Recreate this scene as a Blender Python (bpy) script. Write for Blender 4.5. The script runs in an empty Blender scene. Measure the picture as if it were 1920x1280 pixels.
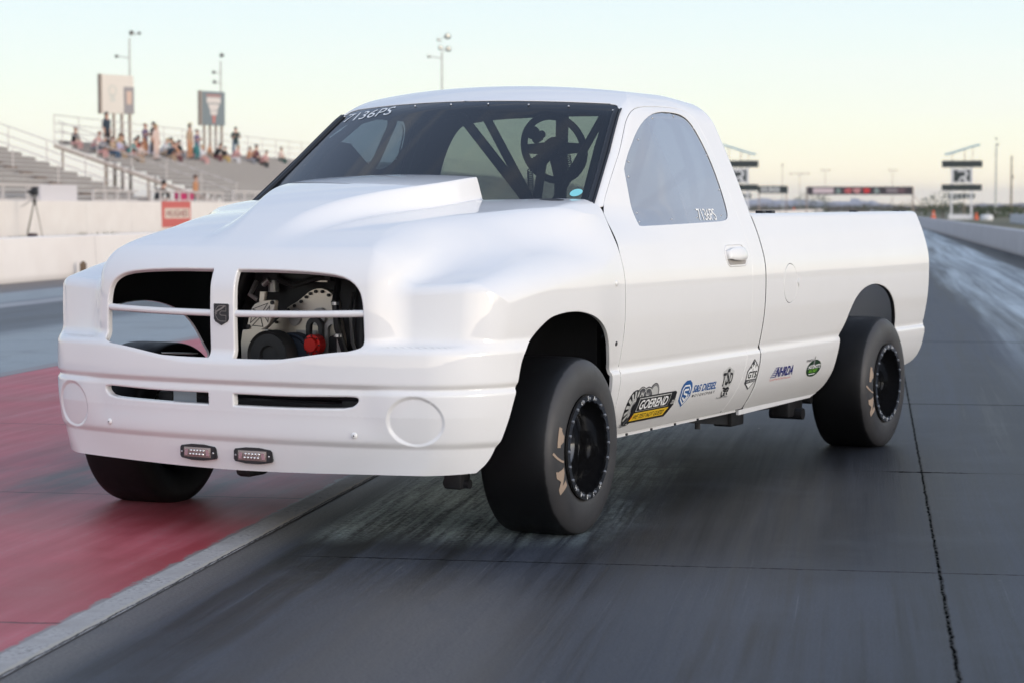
import bpy, bmesh, math, random
import numpy as np
from mathutils import Vector, Matrix, Euler
from mathutils.geometry import delaunay_2d_cdt
random.seed(7)
R=math.radians
scene=bpy.context.scene
col=scene.collection
# ---------------- camera ----------------
cd=bpy.data.cameras.new('camera'); cam=bpy.data.objects.new('camera',cd); col.objects.link(cam)
scene.camera=cam
CAM=Vector((2.167,-8.784,1.271)); YAW=R(99.393); PIT=R(-3.506)
fw=Vector((math.cos(PIT)*math.cos(YAW),math.cos(PIT)*math.sin(YAW),math.sin(PIT)))
cam.location=CAM; cam.rotation_euler=fw.to_track_quat('-Z','Y').to_euler()
cd.sensor_width=36; cd.lens=4096.9/1920*36; cd.clip_start=.1; cd.clip_end=30000
cd.dof.use_dof=True; cd.dof.focus_distance=9.3; cd.dof.aperture_fstop=4.2
# ---------------- world and sun ----------------
SUN_EL,SUN_AZ=R(7),R(118)
GLOW=3.0      # azimuth clockwise from +Y
w=bpy.data.worlds.new("World"); scene.world=w; w.use_nodes=True
nt=w.node_tree; nt.nodes.clear()
out=nt.nodes.new('ShaderNodeOutputWorld'); bg=nt.nodes.new('ShaderNodeBackground')
sky=nt.nodes.new('ShaderNodeTexSky'); sky.sky_type='NISHITA'; sky.sun_disc=False
sky.sun_elevation=SUN_EL; sky.sun_rotation=SUN_AZ; sky.air_density=1.0; sky.dust_density=1.2; sky.ozone_density=1.0; sky.altitude=300
def wn(ty,**k):
    n=nt.nodes.new(ty)
    for p,v in k.items(): setattr(n,p,v)
    return n
def wl(a,b): nt.links.new(a,b)
def wmath(op,a,b=0.):
    n=wn('ShaderNodeMath',operation=op)
    for i,v in enumerate((a,b)):
        if isinstance(v,(int,float)): n.inputs[i].default_value=v
        else: wl(v,n.inputs[i])
    return n.outputs[0]
wc=wn('ShaderNodeTexCoord'); wsep=wn('ShaderNodeSeparateXYZ'); wl(wc.outputs['Generated'],wsep.inputs[0])
ramp=wn('ShaderNodeValToRGB'); cr=ramp.color_ramp; wl(wmath('POWER',wmath('MAXIMUM',wsep.outputs[2],0.),.5),ramp.inputs[0])
SKY=[(0,(1.60,1.34,.92)),(.10,(1.42,1.25,.90)),(.17,(1.13,1.12,.90)),(.23,(.985,1.05,.94)),(.30,(.86,.985,1.0)),(.42,(.62,.73,.87)),(.60,(.47,.58,.78)),(1,(.39,.51,.76))]
cr.elements[0].position=0; cr.elements[1].position=1
for p,c in SKY[1:-1]: cr.elements.new(p)
for e,(p,c) in zip(cr.elements,SKY): e.position=p; e.color=(*[v/1.6 for v in c],1)
gain=wn('ShaderNodeVectorMath',operation='SCALE'); gain.inputs[3].default_value=1.6; wl(ramp.outputs[0],gain.inputs[0])
# thin cloud streaks
mp_=wn('ShaderNodeMapping'); mp_.inputs['Scale'].default_value=(1.3,1.3,11); wl(wc.outputs['Generated'],mp_.inputs[0]); cn=wn('ShaderNodeTexNoise'); cn.inputs['Scale'].default_value=2.2; cn.inputs['Detail'].default_value=5; wl(mp_.outputs[0],cn.inputs[0])
cm=wn('ShaderNodeMapRange'); cm.inputs[1].default_value=.50; cm.inputs[2].default_value=.75; cm.inputs[3].default_value=0; cm.inputs[4].default_value=.5; wl(cn.outputs[0],cm.inputs[0])
mxc=wn('ShaderNodeMix',data_type='RGBA'); wl(cm.outputs[0],mxc.inputs[0]); wl(gain.outputs[0],mxc.inputs[6]); mxc.inputs[7].default_value=(1.02,1.0,.98,1)
# the glow round the low sun
sv_=(math.sin(SUN_AZ)*math.cos(R(9)),math.cos(SUN_AZ)*math.cos(R(9)),math.sin(R(9)))
dt=wn('ShaderNodeVectorMath',operation='DOT_PRODUCT'); wl(wc.outputs['Generated'],dt.inputs[0]); dt.inputs[1].default_value=sv_
g1=wmath('MULTIPLY',wmath('POWER',wmath('MAXIMUM',dt.outputs['Value'],0.),1.8),wmath('MULTIPLY',wmath('POWER',wmath('SUBTRACT',1.,wmath('MAXIMUM',wsep.outputs[2],0.)),2.5),GLOW))
gs=wn('ShaderNodeVectorMath',operation='SCALE'); gs.inputs[0].default_value=(1.0,.86,.71); wl(g1,gs.inputs[3])
ns=wn('ShaderNodeVectorMath',operation='SCALE'); wl(sky.outputs[0],ns.inputs[0]); ns.inputs[3].default_value=.01
s1=wn('ShaderNodeVectorMath',operation='ADD'); wl(mxc.outputs[2],s1.inputs[0]); wl(gs.outputs[0],s1.inputs[1]); s2=wn('ShaderNodeVectorMath',operation='ADD'); wl(s1.outputs[0],s2.inputs[0]); wl(ns.outputs[0],s2.inputs[1])
bk=wmath('MULTIPLY',wmath('MAXIMUM',wmath('MULTIPLY',wsep.outputs[1],-1.),0.),.44)  # bluish glow added to the sky behind the viewer, brightens the truck's front
bs=wn('ShaderNodeVectorMath',operation='SCALE'); bs.inputs[0].default_value=(.92,.95,1.12); wl(bk,bs.inputs[3]); s3=wn('ShaderNodeVectorMath',operation='ADD'); wl(s2.outputs[0],s3.inputs[0]); wl(bs.outputs[0],s3.inputs[1])
wl(s3.outputs[0],bg.inputs[0]); bg.inputs[1].default_value=1.0
wl(bg.outputs[0],out.inputs[0])
sd=bpy.data.lights.new('sun','SUN'); sun=bpy.data.objects.new('sun',sd); col.objects.link(sun)
sd.energy=1.0; sd.angle=R(14); sd.color=(1,.90,.79)
sdir=Vector((math.sin(SUN_AZ)*math.cos(SUN_EL),math.cos(SUN_AZ)*math.cos(SUN_EL),math.sin(SUN_EL)))
sun.rotation_euler=sdir.to_track_quat('Z','Y').to_euler(); sun.location=(20,0,12)
vs=scene.view_settings; vs.view_transform='Standard'; vs.look='None'; vs.exposure=0.0; vs.gamma=1; vs.use_curve_mapping=False
scene.cycles.max_bounces=8; scene.cycles.transparent_max_bounces=12
scene.cycles.use_denoising=True
# ---------------- helpers ----------------
def tag(o,label=None,cat=None,group=None,kind=None):
    if label: o['label']=label
    if cat: o['category']=cat
    if group: o['group']=group
    if kind: o['kind']=kind
    return o
def empty(name,loc=(0,0,0),rz=0,parent=None):
    o=bpy.data.objects.new(name,None); col.objects.link(o); o.location=loc; o.rotation_euler=(0,0,rz); o.parent=parent; o.empty_display_size=.1; return o
def link(name,me,mats,parent=None):
    o=bpy.data.objects.new(name,me); col.objects.link(o)
    for m in (mats if isinstance(mats,(list,tuple)) else [mats]): me.materials.append(m)
    o.parent=parent; return o
def new_mat(name,color=(.8,.8,.8),rough=.5,metal=0,spec=.5,coat=0,**k):
    m=bpy.data.materials.new(name); m.use_nodes=True; b=m.node_tree.nodes['Principled BSDF']
    b.inputs['Base Color'].default_value=(*color,1); b.inputs['Roughness'].default_value=rough; b.inputs['Metallic'].default_value=metal
    b.inputs['Specular IOR Level'].default_value=spec; b.inputs['Coat Weight'].default_value=coat
    if coat: b.inputs['Coat Roughness'].default_value=k.get('coatr',.03)
    return m
class NB:    # small node-tree helper
    def __init__(s,m): s.t=m.node_tree; s.b=s.t.nodes['Principled BSDF']
    def n(s,ty,**k):
        n=s.t.nodes.new(ty)
        for a,v in k.items():
            if a.startswith('i_'):
                key=a[2:]; key=int(key) if key.isdigit() else key.replace('_',' ')
                if isinstance(v,bpy.types.NodeSocket): s.t.links.new(v,n.inputs[key])
                else: n.inputs[key].default_value=v
            else: setattr(n,a,v)
        return n
    def noise(s,vec,scale,detail=4,rough=.5):
        n=s.n('ShaderNodeTexNoise'); s.t.links.new(vec,n.inputs['Vector']); n.inputs['Scale'].default_value=scale; n.inputs['Detail'].default_value=detail; n.inputs['Roughness'].default_value=rough; return n.outputs[0]
    def mapr(s,v,a,b,c=0,d=1,smooth=False):
        n=s.n('ShaderNodeMapRange'); n.interpolation_type='SMOOTHSTEP' if smooth else 'LINEAR'
        s.t.links.new(v,n.inputs[0]); n.inputs[1].default_value=a; n.inputs[2].default_value=b; n.inputs[3].default_value=c; n.inputs[4].default_value=d; return n.outputs[0]
    def math(s,op,a,b=0.):
        n=s.n('ShaderNodeMath',operation=op)
        for i,v in enumerate((a,b)):
            if isinstance(v,(int,float)): n.inputs[i].default_value=v
            else: s.t.links.new(v,n.inputs[i])
        return n.outputs[0]
    def mix(s,f,a,b):
        n=s.n('ShaderNodeMix',data_type='RGBA')
        for i,v in ((0,f),(6,a),(7,b)):
            if isinstance(v,(int,float)): n.inputs[i].default_value=v
            elif isinstance(v,(tuple,list)): n.inputs[i].default_value=(*v,1)
            else: s.t.links.new(v,n.inputs[i])
        return n.outputs[2]
    def coord(s,kind='Object',scale=(1,1,1)):
        tc=s.n('ShaderNodeTexCoord'); mp=s.n('ShaderNodeMapping'); mp.inputs['Scale'].default_value=scale
        s.t.links.new(tc.outputs[kind],mp.inputs[0]); return mp.outputs[0]
    def bump(s,h,strength=.3,dist=.01):
        n=s.n('ShaderNodeBump'); n.inputs['Strength'].default_value=strength; n.inputs['Distance'].default_value=dist; s.t.links.new(h,n.inputs['Height']); s.t.links.new(n.outputs[0],s.b.inputs['Normal']); return n
    def set(s,key,v):
        if isinstance(v,bpy.types.NodeSocket): s.t.links.new(v,s.b.inputs[key])
        else: s.b.inputs[key].default_value=v
# ---------- numeric helpers ----------
def ss(a,b,x):
    t=np.clip((x-a)/(b-a),0,1); return t*t*(3-2*t)
def sint(a,b,r):      # rounded intersection of two signed distances
    return np.minimum(np.maximum(a,b),-r)+np.sqrt(np.maximum(a+r,0)**2+np.maximum(b+r,0)**2)
def smin(a,b,k):
    h=np.clip(.5+.5*(b-a)/k,0,1); return b*(1-h)+a*h-k*h*(1-h)
SZ=np.array([.20,.25,.32,.37,.425,.50,.562,.585,.597,.604,.612,.64,.68,.72,.77,.82,.88,.94,1.0,1.034,1.092,1.13,1.168,1.218,1.26,1.35,1.45,1.55,1.65,1.75,1.85])
SY=np.array([.84,.883,.932,.963,.990,1.012,1.0225,1.0235,1.019,1.012,1.0115,1.018,1.026,1.033,1.040,1.044,1.0465,1.047,1.043,1.037,1.021,1.009,.995,.974,.957,.921,.880,.836,.790,.742,.69])
def _pchip(xk,yk):
    h=np.diff(xk); d=np.diff(yk)/h; m=np.zeros_like(yk)
    m[0]=d[0]; m[-1]=d[-1]
    for i in range(1,len(yk)-1):
        m[i]=0 if d[i-1]*d[i]<=0 else (h[i-1]+h[i])/(h[i]/d[i-1]+h[i-1]/d[i])
    def f(x):
        i=np.clip(np.searchsorted(xk,x)-1,0,len(xk)-2); t=np.clip((x-xk[i])/h[i],0,1)
        return (yk[i]*(1+2*t)*(1-t)**2+h[i]*m[i]*t*(1-t)**2+yk[i+1]*t*t*(3-2*t)+h[i]*m[i+1]*t*t*(t-1))
    return f
_S=_pchip(SZ,SY)
def S(z,x=None):
    if x is None: return _S(z)
    return _S(z)-.052*ss(-1.35,-.60,x)*ss(1.10,1.29,z)
def Wx(y,z):
    y=np.abs(y); yy=y-np.maximum(y-.80,0)
    return -1.0+1.43*(1.745-z)-.36*yy*yy-.15*np.maximum(y-.80,0)+.15*(z-1.28)*(1.745-z)
# ---------- front clip ----------
P0=_pchip(np.array([-1.,-.5,0.,.3,.5,.65,.75,.82,.95]),np.array([1.33,1.306,1.268,1.232,1.192,1.15,1.108,1.07,.99]))
_TF=_pchip(np.array([-.8,-.6,-.3,0.,.3,.55,.7,.9]),np.array([1.160,1.140,1.112,1.083,1.046,1.000,.972,.95]))
_YN=_pchip(np.array([-.8,-.6,-.46,-.2,.1,.4,.75,1.]),np.array([1.01,1.0,.975,.905,.822,.738,.675,.67]))
def F_front(x,y,z):
    Y=np.sqrt(y*y+1e-12)
    # hood and nose
    xn=.833-.165*Y*Y-.05*Y**6-.25*(z-.86)**2
    kslope=.85*ss(.86,.38,x)*(1-.98*ss(.50,-.58,x))
    yn=_YN(x)
    a=(Y-(yn+kslope*np.where(z<1.05,.14*np.tanh((1.05-z)/.14),1.05-z)))/np.sqrt(1+kslope**2)
    crown=P0(x)-(.012+.033*ss(-.55,0.,x))*Y*Y-.02*ss(-.6,-.1,x)*Y**4
    tb=np.clip((.80-x)/1.2,0,1); rear=tb*(2-tb)*ss(-.02,.3,tb)
    w=.22+.19*ss(.75,-.3,x); soft=.14-.118*ss(.55,-.25,x)
    bump=.108*rear*(1-ss(w-soft,w+.01,Y))*(1-.10*(Y/.4)**2)
    top=z-(crown+bump)
    n=sint(a,x-xn,.075)
    n=sint(n,top,.085+.02*ss(.55,.85,x)+.03*ss(.3,0.,x)-.085*ss(-.1,-.48,x))
    # fender with blanked headlight
    tap=.018*ss(-.55,-.2,x)-.05*ss(.1,.75,x)**2
    s=(Y-(S(z,x)+tap))
    xf=.705-.11*(np.maximum(Y-.55,0)/.45)**2-.06*(z-.78)
    tf=_TF(x)-.10*np.maximum(Y-.8,0)**2+.075*ss(.62,.1,x)*ss(1.04,.70,Y)
    f=sint(x-xf,z-tf,.035+.05*ss(.68,-.05,x))
    f=smin(n,f,.05+.06*ss(.65,.1,x)+.05*ss(.05,-.4,x))
    f=sint(s,f,.10-.04*ss(-.2,-.52,x))
    # bumper
    zl=.705+.052*ss(.1,.62,Y)
    gro=.010*np.exp(-((z-.603)/.012)**2)
    low=.010*ss(.395,.36,z)+.008*np.exp(-((z-.385)/.014)**2)
    k=ss(-.1,.22,x); sf=S(z,x)+tap
    sb=Y-(sf+k*(1.047+.024-.03*ss(.2,.75,x)-.10*np.maximum(.52-z,0)**1.3-gro-low-sf))
    slotrec=.013*ss(.74,.60,Y)*ss(.40,.51,z)*ss(.622,.585,z)
    xb=.858-.10*Y*Y-.095*Y**4-.10*np.maximum(.5-z,0)-.25*(z-.62)**2-gro-low-slotrec
    rad=np.sqrt(((Y-.80))**2+((z-.487)*1.08)**2)
    xb=xb-.009*ss(.104,.088,rad)
    b=sint(sb,x-xb,.20)
    b=sint(b,z-zl,.03)
    return smin(f,b,.002+.034*ss(-.1,.2,x))
# ---------- cab ----------
def F_cab(x,y,z):
    Y=np.sqrt(y*y+1e-12)
    s=Y-S(z,x)
    roof=1.832-.048*(Y/.7)**2-.03*ss(-1.4,-.95,x)-.025*ss(-1.7,-2.15,x)
    w=(x-Wx(Y,z))/1.74
    f=sint(s,w,.035)
    f=sint(f,z-roof,.09)
    back=-(x+2.085)-.03*(Y)**2
    return sint(f,back-.0*z,.07)
# ---------- bed ----------
def F_bed(x,y,z):
    Y=np.sqrt(y*y+1e-12)
    s=Y-(S(z)+.012*ss(-3.2,-4.5,x))
    top=z-(1.243+.006*ss(-2.4,-4.4,x))
    f=sint(s,top,.022)
    return sint(f,-(x+4.53+.06*ss(.62,.3,z)),.035)
def root(F,O,D,t0,t1,n=26):
    a=np.full(len(D),t0,float); b=np.full(len(D),t1,float)
    for _ in range(n):
        m=.5*(a+b); P=O+D*m[:,None]; ins=F(P[:,0],P[:,1],P[:,2])<0
        a=np.where(ins,m,a); b=np.where(ins,b,m)
    return O+D*(.5*(a+b))[:,None]
def grad(F,P,h=1e-4):
    g=np.stack([F(P[:,0]+h*(i==0),P[:,1]+h*(i==1),P[:,2]+h*(i==2))-F(P[:,0]-h*(i==0),P[:,1]-h*(i==1),P[:,2]-h*(i==2)) for i in range(3)],1)
    return g/np.maximum(np.linalg.norm(g,axis=1),1e-12)[:,None]
# ---------- mappings: each has to3(uv)->P, to2(P)->uv ----------
class Stereo:
    def __init__(s,F,O,ang,t1=2.2):
        s.F=F;s.O=np.array(O,float);c,q=math.cos(ang),math.sin(ang);s.a=np.array([c,0,q]);s.e1=np.array([0,1.,0]);s.e2=np.array([-q,0,c]);s.t1=t1
    def to3(s,uv):
        r2=(uv**2).sum(1); D=(s.a[None]*(1-r2)[:,None]+2*uv[:,:1]*s.e1+2*uv[:,1:]*s.e2)/(1+r2)[:,None]
        return root(s.F,s.O,D,.15,s.t1)
    def to2(s,P):
        D=P-s.O; D=D/np.linalg.norm(D,axis=1)[:,None]; k=1+D@s.a
        return np.stack([D@s.e1/k,D@s.e2/k],1)
class Cyl:      # (x, angle about an axis parallel to x)
    def __init__(s,F,y0,z0,t1=1.8,R=.8): s.F=F;s.y0=y0;s.z0=z0;s.t1=t1;s.R=R
    def to3(s,uv):
        th=uv[:,1]/s.R; O=np.stack([uv[:,0],np.full(len(uv),s.y0),np.full(len(uv),s.z0)],1)
        D=np.stack([np.zeros(len(uv)),np.cos(th),np.sin(th)],1)
        return root(s.F,O,D,.02,s.t1)
    def to2(s,P): return np.stack([P[:,0],np.arctan2(P[:,2]-s.z0,P[:,1]-s.y0)*s.R],1)
M_front=Stereo(F_front,(-.15,0,.62),math.radians(35))
M_cab=Cyl(F_cab,.30,1.05)
M_bed=Cyl(F_bed,.30,.85)
def on_side(F,x,z):      # left-side surface point at given x,z
    x=np.asarray(x,float);z=np.asarray(z,float);x,z=np.broadcast_arrays(x,z)
    O=np.stack([x,np.full(x.shape,.3),z],1);D=np.tile([0,1.,0],(len(x),1)); return root(F,O,D,0,1.2)
def on_front(F,y,z):
    y=np.asarray(y,float);z=np.asarray(z,float);y,z=np.broadcast_arrays(y,z)
    O=np.stack([np.full(y.shape,.2),y,z],1);D=np.tile([1.,0,0],(len(y),1)); return root(F,O,D,0,1.2)
def on_top(F,x,y):
    x=np.asarray(x,float);y=np.asarray(y,float);x,y=np.broadcast_arrays(x,y)
    O=np.stack([x,y,np.full(x.shape,.8)],1);D=np.tile([0,0,1.],(len(x),1)); return root(F,O,D,0,1.6)
# ---------------- materials ----------------
def m_paint():
    m=new_mat('white_paint',(.80,.79,.775),.32,coat=1,coatr=.02); n=NB(m)
    c=n.coord('Object'); a=n.noise(c,3.5,3); d=n.noise(c,140,2)
    n.set('Base Color',n.mix(n.mapr(a,.1,.9),(.80,.79,.775),(.775,.765,.745)))
    n.set('Roughness',n.mapr(a,.1,.9,.38,.52)); n.set('Specular IOR Level',.2)
    lo=n.noise(c,5,2); bp=n.bump(lo,.05,.012)
    n.t.links.new(bp.outputs[0],n.b.inputs['Coat Normal'])
    return m
MT={}
MT['paint']=m_paint()
MT['inner']=new_mat('black_inner_face',(.012,.012,.013),.75)
MT['black']=new_mat('satin_black',(.018,.018,.02),.42)
MT['rubber']=new_mat('black_rubber',(.02,.02,.02),.6)
MT['gap']=new_mat('dark_gap',(.01,.01,.01),.9)
def m_glass(name,tint,refl,diff):
    m=bpy.data.materials.new(name); m.use_nodes=True; t=m.node_tree; t.nodes.clear()
    o=t.nodes.new('ShaderNodeOutputMaterial'); tr=t.nodes.new('ShaderNodeBsdfTransparent'); tr.inputs[0].default_value=(*tint,1)
    gl=t.nodes.new('ShaderNodeBsdfGlossy'); gl.inputs['Roughness'].default_value=.02; gl.inputs[0].default_value=(.95,.97,1,1)
    df=t.nodes.new('ShaderNodeBsdfDiffuse'); df.inputs[0].default_value=(.5,.55,.62,1)
    fr=t.nodes.new('ShaderNodeFresnel'); fr.inputs[0].default_value=1.5
    ad=t.nodes.new('ShaderNodeMath'); ad.operation='MULTIPLY_ADD'; ad.inputs[1].default_value=refl; ad.inputs[2].default_value=0; t.links.new(fr.outputs[0],ad.inputs[0])
    m1=t.nodes.new('ShaderNodeMixShader'); m1.inputs[0].default_value=diff; t.links.new(tr.outputs[0],m1.inputs[1]); t.links.new(df.outputs[0],m1.inputs[2])
    m2=t.nodes.new('ShaderNodeMixShader'); t.links.new(ad.outputs[0],m2.inputs[0]); t.links.new(m1.outputs[0],m2.inputs[1]); t.links.new(gl.outputs[0],m2.inputs[2])
    t.links.new(m2.outputs[0],o.inputs[0]); return m
MT['sideglass']=m_glass('grey_tinted_window',(.08,.10,.13),2.8,.42)
MT['windglass']=m_glass('dark_tinted_windscreen',(.22,.27,.26),1.0,.012)
MT['rearglass']=m_glass('lightly_tinted_rear_pane',(.75,.80,.76),.6,.01)
# ---------------- panels: a 2D outline (with holes) mapped onto the car-body surface ----------------
def pip(P,loop):
    x,y=P[:,0],P[:,1]; inside=np.zeros(len(P),bool); n=len(loop)
    for i in range(n):
        x1,y1=loop[i]; x2,y2=loop[(i+1)%n]
        if y1==y2: continue
        c=((y1>y)!=(y2>y)); inside^=c&(x<(x2-x1)*(y-y1)/(y2-y1)+x1)
    return inside
def resample(P,step,closed=False):
    P=np.asarray(P,float)
    if closed: P=np.vstack([P,P[:1]])
    d=np.r_[0,np.cumsum(np.linalg.norm(np.diff(P,axis=0),axis=1))]
    n=max(2,int(round(d[-1]/step))); t=np.linspace(0,d[-1],n+1)
    Q=np.stack([np.interp(t,d,P[:,i]) for i in range(P.shape[1])],1)
    return Q[:-1] if closed else Q
def smooth_closed(P,it=2):   # Chaikin
    P=np.asarray(P,float)
    for _ in range(it):
        Q=np.roll(P,-1,0); P=np.stack([.75*P+.25*Q,.25*P+.75*Q],1).reshape(-1,P.shape[1])
    return P
def smooth_open(P,it=2):
    P=np.asarray(P,float)
    for _ in range(it):
        A=P[:-1];B=P[1:]; P=np.vstack([P[:1],np.stack([.75*A+.25*B,.25*A+.75*B],1).reshape(-1,P.shape[1]),P[-1:]])
    return P
def panel_data(M,outer,holes=(),step=.016,fine=4,thr=.05):
    """outer, holes: loops of 3D points on the surface; returns verts, normals, tris, loops(index lists)"""
    loops2=[M.to2(np.asarray(l)) for l in [outer,*holes]]
    lo=loops2[0].min(0); hi=loops2[0].max(0); fs=step/fine
    gx=np.arange(lo[0],hi[0]+step,fs); gy=np.arange(lo[1],hi[1]+step,fs)
    nx=(len(gx)//fine)*fine+1; ny=(len(gy)//fine)*fine+1
    gx=lo[0]+fs*(np.arange(nx)+.37); gy=lo[1]+fs*(np.arange(ny)+.41)
    U,V=np.meshgrid(gx,gy,indexing='ij'); uv=np.stack([U.ravel(),V.ravel()],1)
    ins=pip(uv,loops2[0])
    for h in loops2[1:]: ins&=~pip(uv,h)
    P=np.zeros((len(uv),3)); N=np.zeros((len(uv),3)); idx=np.where(ins)[0]
    P[idx]=M.to3(uv[idx]); N[idx]=grad(M.F,P[idx])
    Ng=N.reshape(nx,ny,3); I=ins.reshape(nx,ny)
    def dev(k):
        D=np.zeros((nx,ny))
        for ax in (0,1):
            A=np.roll(Ng,k,ax);B=np.roll(Ng,-k,ax); ok=np.roll(I,k,ax)&np.roll(I,-k,ax)&I
            D=np.maximum(D,np.where(ok,np.linalg.norm(A-B,axis=2),0))
        return D
    ii,jj=np.meshgrid(np.arange(nx),np.arange(ny),indexing='ij')
    keep=(ii%fine==0)&(jj%fine==0)
    keep|=(dev(2)>thr)&(ii%2==0)&(jj%2==0)
    keep|=(dev(1)>thr)
    keep=(keep&I).ravel()
    # drop interior points too near the outlines
    bp=np.vstack(loops2); cell={}
    bs=[]
    for l in loops2: bs.append(np.linalg.norm(l-np.roll(l,-1,0),axis=1))
    bs=np.concatenate(bs); h=max(step,1e-6)
    for k,p in enumerate(bp): cell.setdefault((int(p[0]//h),int(p[1]//h)),[]).append(k)
    cand=np.where(keep)[0]; kk=[]
    for c in cand:
        p=uv[c]; a,b=int(p[0]//h),int(p[1]//h); ok=True
        for q in ((a+i,b+j) for i in (-1,0,1) for j in (-1,0,1)):
            if q in cell:
                for k in cell[q]:
                    if abs(bp[k][0]-p[0])+abs(bp[k][1]-p[1])<max(.5*bs[k],.55*fs): ok=False;break
            if not ok: break
        if ok: kk.append(c)
    kk=np.array(kk,int)
    verts=[Vector(p) for p in bp]+[Vector(p) for p in uv[kk]]
    edges=[];lp=[];o=0
    for l in loops2:
        n=len(l); edges+=[(o+i,o+(i+1)%n) for i in range(n)]; lp.append(list(range(o,o+n))); o+=n
    vo,eo,fo,vm,_,_=delaunay_2d_cdt(verts,edges,[],0,1e-7)
    vo2=np.array([tuple(v) for v in vo]); fo=np.array([f for f in fo if len(f)==3])
    c=vo2[fo].mean(1); m=pip(c,loops2[0])
    for hl in loops2[1:]: m&=~pip(c,hl)
    fo=fo[m]
    bd=np.vstack([np.asarray(l) for l in [outer,*holes]])
    P3=np.vstack([bd,P[kk]])
    src=[v[0] if len(v) else -1 for v in vm]
    out=np.zeros((len(vo2),3)); miss=[i for i,s in enumerate(src) if s<0]
    for i,s in enumerate(src):
        if s>=0: out[i]=P3[s]
    if miss: out[miss]=M.to3(vo2[miss])
    back={}
    for i,v in enumerate(vm):
        for s in v: back[s]=i
    loops=[[back[i] for i in l] for l in lp]
    return out,grad(M.F,out),fo,loops
def panel(name,M,outer,holes,mats,parent=None,mirror='weld',rims=None,thick=.004,step=.016,fine=4,thr=.05,off=0.,inner=True,darkrim=False):
    """mirror: 'weld' both halves in one mesh, 'other' only the right half, None only the left half.
    rims: per loop (radius, depth) of the turned edge, None for no rim"""
    V,N,T,loops=panel_data(M,outer,holes,step,fine,thr)
    V=V+N*off
    # orient
    a,b,c=V[T[:,0]],V[T[:,1]],V[T[:,2]]
    fl=((np.cross(b-a,c-a)*N[T].mean(1)).sum(1)<0); T[fl]=T[fl][:,::-1]
    vs=[V];ns=[N];fs=[];mi=[]; nv=len(V)
    fs+= [tuple(t) for t in T]; mi+=[0]*len(T)
    rims=rims or [None]*len(loops)
    for li,(lp,rm) in enumerate(zip(loops,rims)):
        if not rm: continue
        r,dep=rm; L=V[lp]; NN=N[lp]
        tg=np.roll(L,-1,0)-np.roll(L,1,0); tg/=np.maximum(np.linalg.norm(tg,axis=1),1e-9)[:,None]
        inw=np.cross(NN,tg); cen=L.mean(0)
        # direction away from the sheet: test with 2D orientation
        l2=M.to2(L); area=.5*np.sum(l2[:,0]*np.roll(l2[:,1],-1)-np.roll(l2[:,0],-1)*l2[:,1])
        probe=M.to2(L+inw*.004); ins=pip(probe,l2).mean()>.5
        want_in=(li>0)
        if ins!=want_in: inw=-inw
        prev=np.array(lp); K=4 if r>.0012 else 1
        ref=(len(L)); 
        for k in range(1,K+2):
            ph=min(k,K)/K*math.pi/2
            q=L+inw*(r*math.sin(ph))-NN*(r*(1-math.cos(ph))); nn=NN*math.cos(ph)+inw*math.sin(ph)
            if k==K+1: q=q-NN*dep
            on=L[:,1]<1e-6
            q[on,1]=0
            base=sum(len(v) for v in vs); vs.append(q); ns.append(nn/np.linalg.norm(nn,axis=1)[:,None]); cur=np.arange(base,base+len(L))
            for i in range(len(L)):
                j=(i+1)%len(L)
                if on[i] and on[j] and mirror=='weld': continue
                f=(prev[i],cur[i],cur[j],prev[j])
                pa=(q[i]-(V[lp][i] if k==1 else vs[-2][i])) 
                e=L[j]-L[i]; nrm=np.cross(e,q[i]-L[i]+1e-9*NN[i]); 
                if np.dot(nrm,nn[i])<0: pass
                else: f=f[::-1]
                fs.append(f); mi.append(1 if darkrim and k==K+1 else 0)
            prev=cur
    if inner:
        base=sum(len(v) for v in vs); vs.append(V-N*thick); ns.append(-N); 
        fs+=[(base+t[2],base+t[1],base+t[0]) for t in T]; mi+=[1]*len(T)
    V=np.vstack(vs);N=np.vstack(ns)
    F=[tuple(int(i) for i in f) for f in fs]
    # consistent orientation of rim faces by normals
    F2=[]
    for f in F:
        p=V[list(f)]; g=np.cross(p[1]-p[0],p[2]-p[1]) if len(f)==3 else np.cross(p[2]-p[0],p[3]-p[1])
        if np.dot(g,N[list(f)].sum(0))<0: f=f[::-1]
        F2.append(f)
    F=F2
    if mirror in('weld','other'):
        n0=len(V); V2=V*[1,-1,1]; N2=N*[1,-1,1]; F2=[tuple(i+n0 for i in f[::-1]) for f in F]
        if mirror=='weld': V=np.vstack([V,V2]);N=np.vstack([N,N2]);F=F+F2;mi=mi+mi
        else: V=V2;N=N2;F=[tuple(i-n0 for i in f) for f in F2]
    me=bpy.data.meshes.new(name); me.from_pydata(V.tolist(),[],F)
    for p in me.polygons: p.material_index=mi[p.index]; p.use_smooth=True
    me.normals_split_custom_set_from_vertices([tuple(n) for n in N])
    return link(name,me,mats,parent)
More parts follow.
